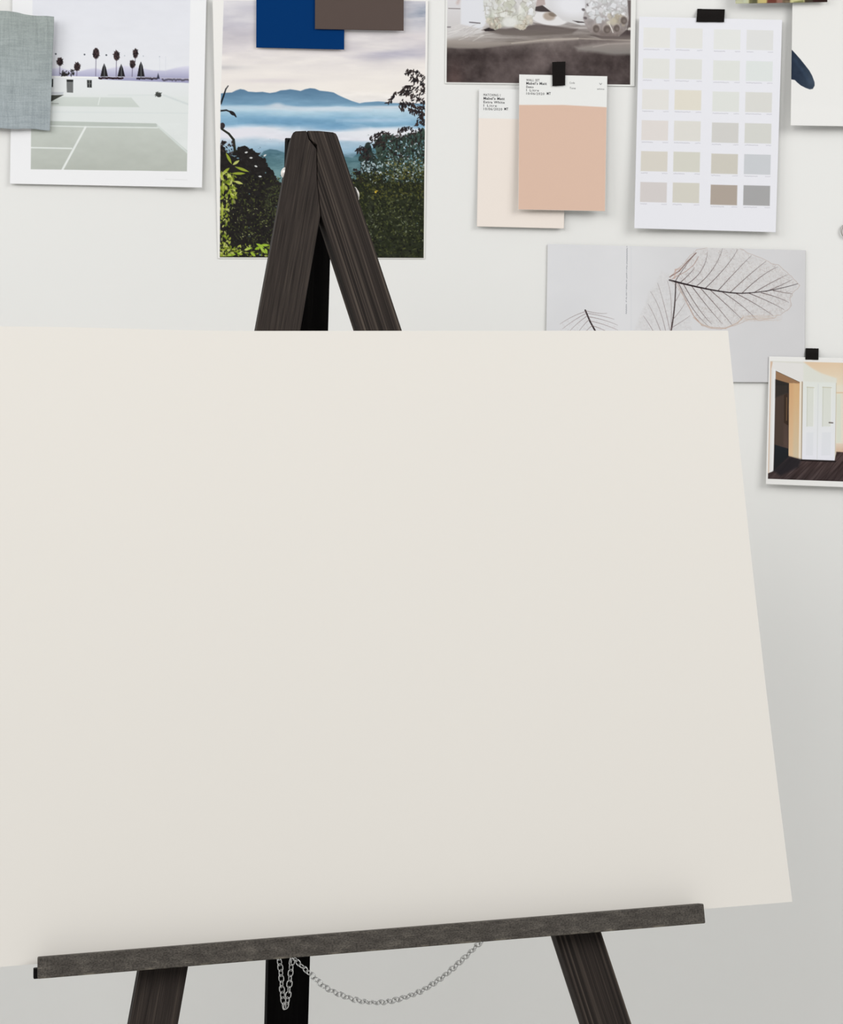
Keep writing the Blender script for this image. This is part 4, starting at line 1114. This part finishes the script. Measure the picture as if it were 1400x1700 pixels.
# second leaf below it
sec = [(1120, 470), (1112, 455), (1098, 450), (1088, 474), (1078, 484), (1072, 505), (1060, 530), (1052, 552), (1150, 556), (1148, 525), (1134, 490)]
w2, m2 = p.poly_mask(sec, 4); p.blend(w2, m2 * 0.3, np.array((206, 203, 202), float) + ((p.noise(3, 3, 93, 2)[w2] - .5) * 40)[..., None])
rib = bez((1122, 470), (1122, 510), (1114, 552), 10); p.line(rib, 1.8, (70, 58, 58), 1.0, wd1=2.4)
for a, b, d in (((1114, 552), (1118, 490), (1108, 466)), ((1113, 550), (1100, 490), (1092, 470)), ((1106, 552), (1096, 505), (1080, 484)), ((1098, 552), (1086, 520), (1076, 504)), ((1086, 552), (1076, 534), (1068, 524)), ((1118, 530), (1132, 514), (1138, 502)), ((1114, 545), (1136, 532), (1146, 524)), ((1122, 500), (1128, 490), (1130, 484))):
    p.line(bez(a, b, d, 10), 1.0, (130, 114, 114), 0.7, wd1=0.5)
for _ in range(260):
    x = R.uniform(1062, 1146); y = R.uniform(470, 552)
    if x > 1072 + (505 - y) * 0.35 and x < 1128 + (y - 480) * 0.25:
        a = R.uniform(0, 3.14); L = R.uniform(2, 5); p.line([(x, y), (x + math.cos(a) * L, y + math.sin(a) * L)], 0.4, (180, 172, 170), 0.6)
# third leaf, lower left
p.line([(972, 515), (980, 534), (990, 552)], 2.6, (52, 42, 44), 1.0)
for a, b, d in (((973, 517), (950, 524), (930, 538)), ((974, 520), (954, 530), (934, 546)), ((976, 524), (958, 536), (944, 552)), ((979, 530), (968, 540), (960, 552)), ((984, 540), (976, 546), (972, 552)), ((973, 516), (996, 522), (1008, 520)), ((975, 520), (1000, 524), (1020, 530)), ((978, 526), (1004, 530), (1026, 540)), ((981, 533), (1004, 538), (1026, 548)), ((985, 541), (1000, 546), (1010, 552))):
    p.line(bez(a, b, d, 10), 1.0, (136, 118, 118), 0.75, wd1=0.5)
for _ in range(160):
    x = R.uniform(930, 1026); y = R.uniform(518, 552)
    if y > 518 + abs(x - 973) * 0.45: a = R.uniform(0, 3.14); L = R.uniform(2, 5); p.line([(x, y), (x + math.cos(a) * L, y + math.sin(a) * L)], 0.4, (184, 172, 170), 0.6)
sheet('art_print', c, 0.0028, lambda S, T: 0.002 * T ** 2, p, m_ink,
      'light grey print of transparent skeleton leaves, partly hidden by the cream board', 'art print')

# ------------------------------------------------------------------ 12. doorway photo
c = [(1277.2, 591.6), (1486, 596.5), (1482, 812), (1272, 803.8)]
p = Paint(c, 1.7, (232, 231, 228))
edge = [(1279.3, 599), (1480, 604.5), (1476, 802), (1275.2, 795)]
w_, msk = p.poly_mask(edge); paper = p.C.copy()
p.C[:] = (222, 222, 216)
p.grad([(1270, 590), (1500, 590), (1500, 640), (1270, 640)], 595, (218, 217, 210), 640, (222, 220, 212))
p.grad([(1334, 600), (1345, 600), (1500, 600), (1500, 650), (1390, 660), (1370, 630)], 600, (222, 196, 166), 645, (228, 218, 196), soft=3)
p.poly([(1388, 640), (1500, 630), (1500, 760), (1388, 760)], (226, 218, 200), 0.9, soft=3)
p.line([(1388, 652), (1500, 651)], 2, (214, 186, 154), 0.8); p.grad([(1388, 736), (1500, 738), (1500, 760), (1388, 752)], 736, (222, 206, 188), 752, (206, 176, 150), soft=2)
p.poly([(1389, 654), (1396, 654), (1397, 735), (1389, 735)], (214, 218, 204), 0.8, soft=2)
# frame of the doorway
p.poly([(1279, 600), (1283, 600), (1284, 612), (1280, 700), (1277, 790), (1275, 790)], (206, 172, 146), 0.75, soft=1.4)
p.poly([(1283.5, 601), (1336, 604), (1336, 636), (1330, 636), (1288, 616), (1284, 790), (1277, 790), (1281, 612)], (225, 223, 220), soft=1.2)
p.poly([(1284.5, 612), (1288, 614), (1285, 782), (1280, 785)], (232, 232, 232), 0.9)
# dark room beyond
p.grad([(1288.4, 615.5), (1330, 635), (1330, 763), (1310, 758), (1284.5, 780)], 630, (62, 52, 46), 745, (84, 68, 62))
p.poly([(1288.4, 616), (1329, 635), (1327, 640), (1310, 636), (1288.4, 630)], (160, 124, 92), 0.9)
p.poly([(1288, 631), (1309, 637), (1309, 654), (1302, 655), (1301, 740), (1286.5, 738)], (70, 58, 52), 0.9, soft=2)
p.poly([(1288, 630), (1309, 637), (1309, 652), (1288, 660)], (44, 42, 40), 0.85, soft=3)
p.poly([(1302, 656), (1307, 653), (1309, 705), (1308, 706), (1302, 702)], (52, 40, 32), 0.9); p.line([(1306.5, 660), (1306.2, 698)], 1.2, (140, 110, 78), 0.7)
p.grad([(1286.4, 738), (1310, 745), (1310, 760), (1286, 784), (1284.5, 784)], 738, (34, 38, 42), 784, (34, 34, 36), soft=1.6)
for x in np.arange(1289, 1308, 2.4): p.line([(x, 640), (x - .3, 738)], 0.6, (104, 86, 74), 0.4)
# lit jamb
p.grad([(1310.5, 636), (1328, 636.5), (1327.5, 762), (1309.6, 757)], 640, (208, 166, 122), 757, (216, 186, 150))
p.grad([(1318, 636), (1327, 640), (1326, 760), (1317, 760)], 660, (212, 178, 134), 757, (200, 190, 166), 0.7, soft=4)
p.poly([(1328, 634), (1332, 633), (1330.4, 764), (1326.2, 762)], (230, 220, 204)); p.line([(1332.4, 634), (1331, 763)], 1.8, (160, 142, 120), 0.9)
# open white door
p.grad([(1334, 633), (1388.5, 634), (1386, 764.5), (1331.6, 763)], 634, (223, 226, 220), 764, (229, 229, 236))
p.poly([(1365, 620), (1390, 628), (1389, 636), (1350, 634), (1334, 632), (1334, 604)], (220, 221, 212), 0.9, soft=3)
for x0_, x1_ in ((1340, 1352), (1366, 1381)):
    p.poly([(x0_, 642), (x1_, 642.5), (x1_ - 1, 708), (x0_ - 1, 708)], (212, 214, 202), 0.6, soft=1.5); p.line([(x0_ + 1, 642), (x0_, 708)], 0.9, (192, 194, 180), 0.8)
    p.line([(x1_, 642), (x1_ - 1, 708)], 0.9, (238, 238, 234), 0.8); p.line([(x0_, 643), (x1_, 643.5)], 1.4, (190, 184, 160), 0.6)
    p.poly([(x0_ - 1, 718), (x1_ - 1, 718), (x1_ - 2, 756), (x0_ - 2, 756)], (218, 220, 224), 0.6, soft=1.5)
p.line([(1359, 638), (1357, 762)], 1.4, (210, 212, 212), 0.7)
p.line([(1388.8, 636), (1387, 763)], 1.0, (190, 180, 160), 0.8)
p.line([(1377, 701.6), (1383, 702)], 2.0, (104, 96, 92), 1.0)
# floorboards
fl = [(1275, 786), (1284.6, 782), (1310, 758), (1331, 763), (1386, 765), (1389, 750), (1500, 756), (1500, 810), (1270, 810)]
p.grad(fl, 752, (70, 56, 54), 800, (62, 52, 52), soft=1.2)
w2, m2 = p.poly_mask(fl, 1.2)
q = fbm((p.X[w2] + (p.Y[w2] - 800) * 0.9), p.Y[w2], 5, 40, 95, 4); p.C[w2] += (m2 * (q - 0.5) * 60)[..., None] * np.array([1, .92, .92])
p.poly([(1284.6, 782), (1310, 758), (1331, 763), (1326, 776), (1296, 790)], (36, 34, 38), 0.85, soft=5)
p.line([(1331, 764), (1387, 766)], 3.0, (34, 28, 28), 0.9)
for k in range(9): p.line([(1300 + k * 17, 798), (1338 + k * 12, 766)], 0.7, (36, 28, 28), 0.6)
p.line([(1275, 796), (1440, 800)], 1.4, (40, 32, 32), 0.7)
pict = p.C.copy(); p.C = paper
a_ = np.zeros(p.X.shape); a_[w_] = msk
p.C = p.C * (1 - a_[..., None]) + pict * a_[..., None]
sheet('photo_print', c, 0.0062, lambda S, T: 0.0065 * T ** 2, p, m_ink,
      'photo print of an open white door above dark floorboards, at the right', 'photo print')

# ------------------------------------------------------------------ 13. black tape strips
m_tape = plain_mat('black_paper_tape', (26, 23, 22), rough=0.85, spec=0.08, var=0.25, scale=500, bump=0.3)
def tape(cor, off0, off1, label):
    """strip following its support: off0 at the top edge, off1 at the bottom edge"""
    TL, TR, BR, BL = cor
    nx, ny = 10, 12; vs = []
    for side in (0, 1):
        for j in range(ny + 1):
            for i in range(nx + 1):
                s, t = i / nx, j / ny
                x = (1 - s) * (1 - t) * TL[0] + s * (1 - t) * TR[0] + s * t * BR[0] + (1 - s) * t * BL[0]
                y = (1 - s) * (1 - t) * TL[1] + s * (1 - t) * TR[1] + s * t * BR[1] + (1 - s) * t * BL[1]
                if j in (0, ny): y += rnd.uniform(-.25, .25) if side == 0 else 0
                k = min(1, t / 0.45); k = k * k * (3 - 2 * k)
                off = off0 + (off1 - off0) * k - side * 0.00025
                vs.append(at_depth(x, y, WALL - off))
    fs = []; m = (nx + 1) * (ny + 1); g = lambda i, j: j * (nx + 1) + i
    for j in range(ny):
        for i in range(nx):
            q = (g(i, j), g(i + 1, j), g(i + 1, j + 1), g(i, j + 1)); fs.append(q); fs.append(tuple(v + m for v in reversed(q)))
    rg = [g(i, 0) for i in range(nx)] + [g(nx, j) for j in range(ny)] + [g(i, ny) for i in range(nx, 0, -1)] + [g(0, j) for j in range(ny, 0, -1)]
    for k in range(len(rg)):
        a, b = rg[k], rg[(k + 1) % len(rg)]; fs.append((a, b, b + m, a + m))
    o = mesh_obj('tape_strip', vs, fs, m_tape, frame=Matrix.Translation(vs[len(vs) // 4]))
    tag(o, label, 'tape')
tape([(1158, 14.6), (1203.8, 15.6), (1202.6, 36.8), (1156.4, 36.4)], 0.0012, 0.0068, 'short wide strip of black tape at the top of the colour chart')
tape([(917, 103), (939, 102.2), (938.6, 141.6), (917.4, 143)], 0.0048, 0.0130, 'upright strip of black tape holding the peach paint card')
tape([(1338.2, 578), (1359.6, 578.6), (1359.2, 597.4), (1337.4, 596.8)], 0.0012, 0.0072, 'small square of black tape above the doorway photo')

# ------------------------------------------------------------------ 14. small metal ring on the wall at the right edge
v = []; f = []; S, T = 32, 10
rc = at_depth(1404.5, 383, WALL - 0.004)
for k in range(S):
    a = 2 * math.pi * k / S; o = Vector((math.cos(a) * 0.75, 0, math.sin(a)))
    for q in range(T):
        b = 2 * math.pi * q / T
        v.append(rc + o * (0.0085 + math.cos(b) * 0.0017) + Vector((0, math.sin(b) * 0.0017, 0)))
for k in range(S):
    for q in range(T):
        f.append((k * T + q, k * T + (q + 1) % T, ((k + 1) % S) * T + (q + 1) % T, ((k + 1) % S) * T + q))
ro = mesh_obj('metal_ring', v, f, plain_mat('dull_grey_metal', (176, 172, 168), rough=0.35, metal=0.8, var=0.1, scale=200), smooth=True, frame=Matrix.Translation(rc))
tag(ro, 'small grey metal ring on the wall, partly cut off by the right edge', 'ring')
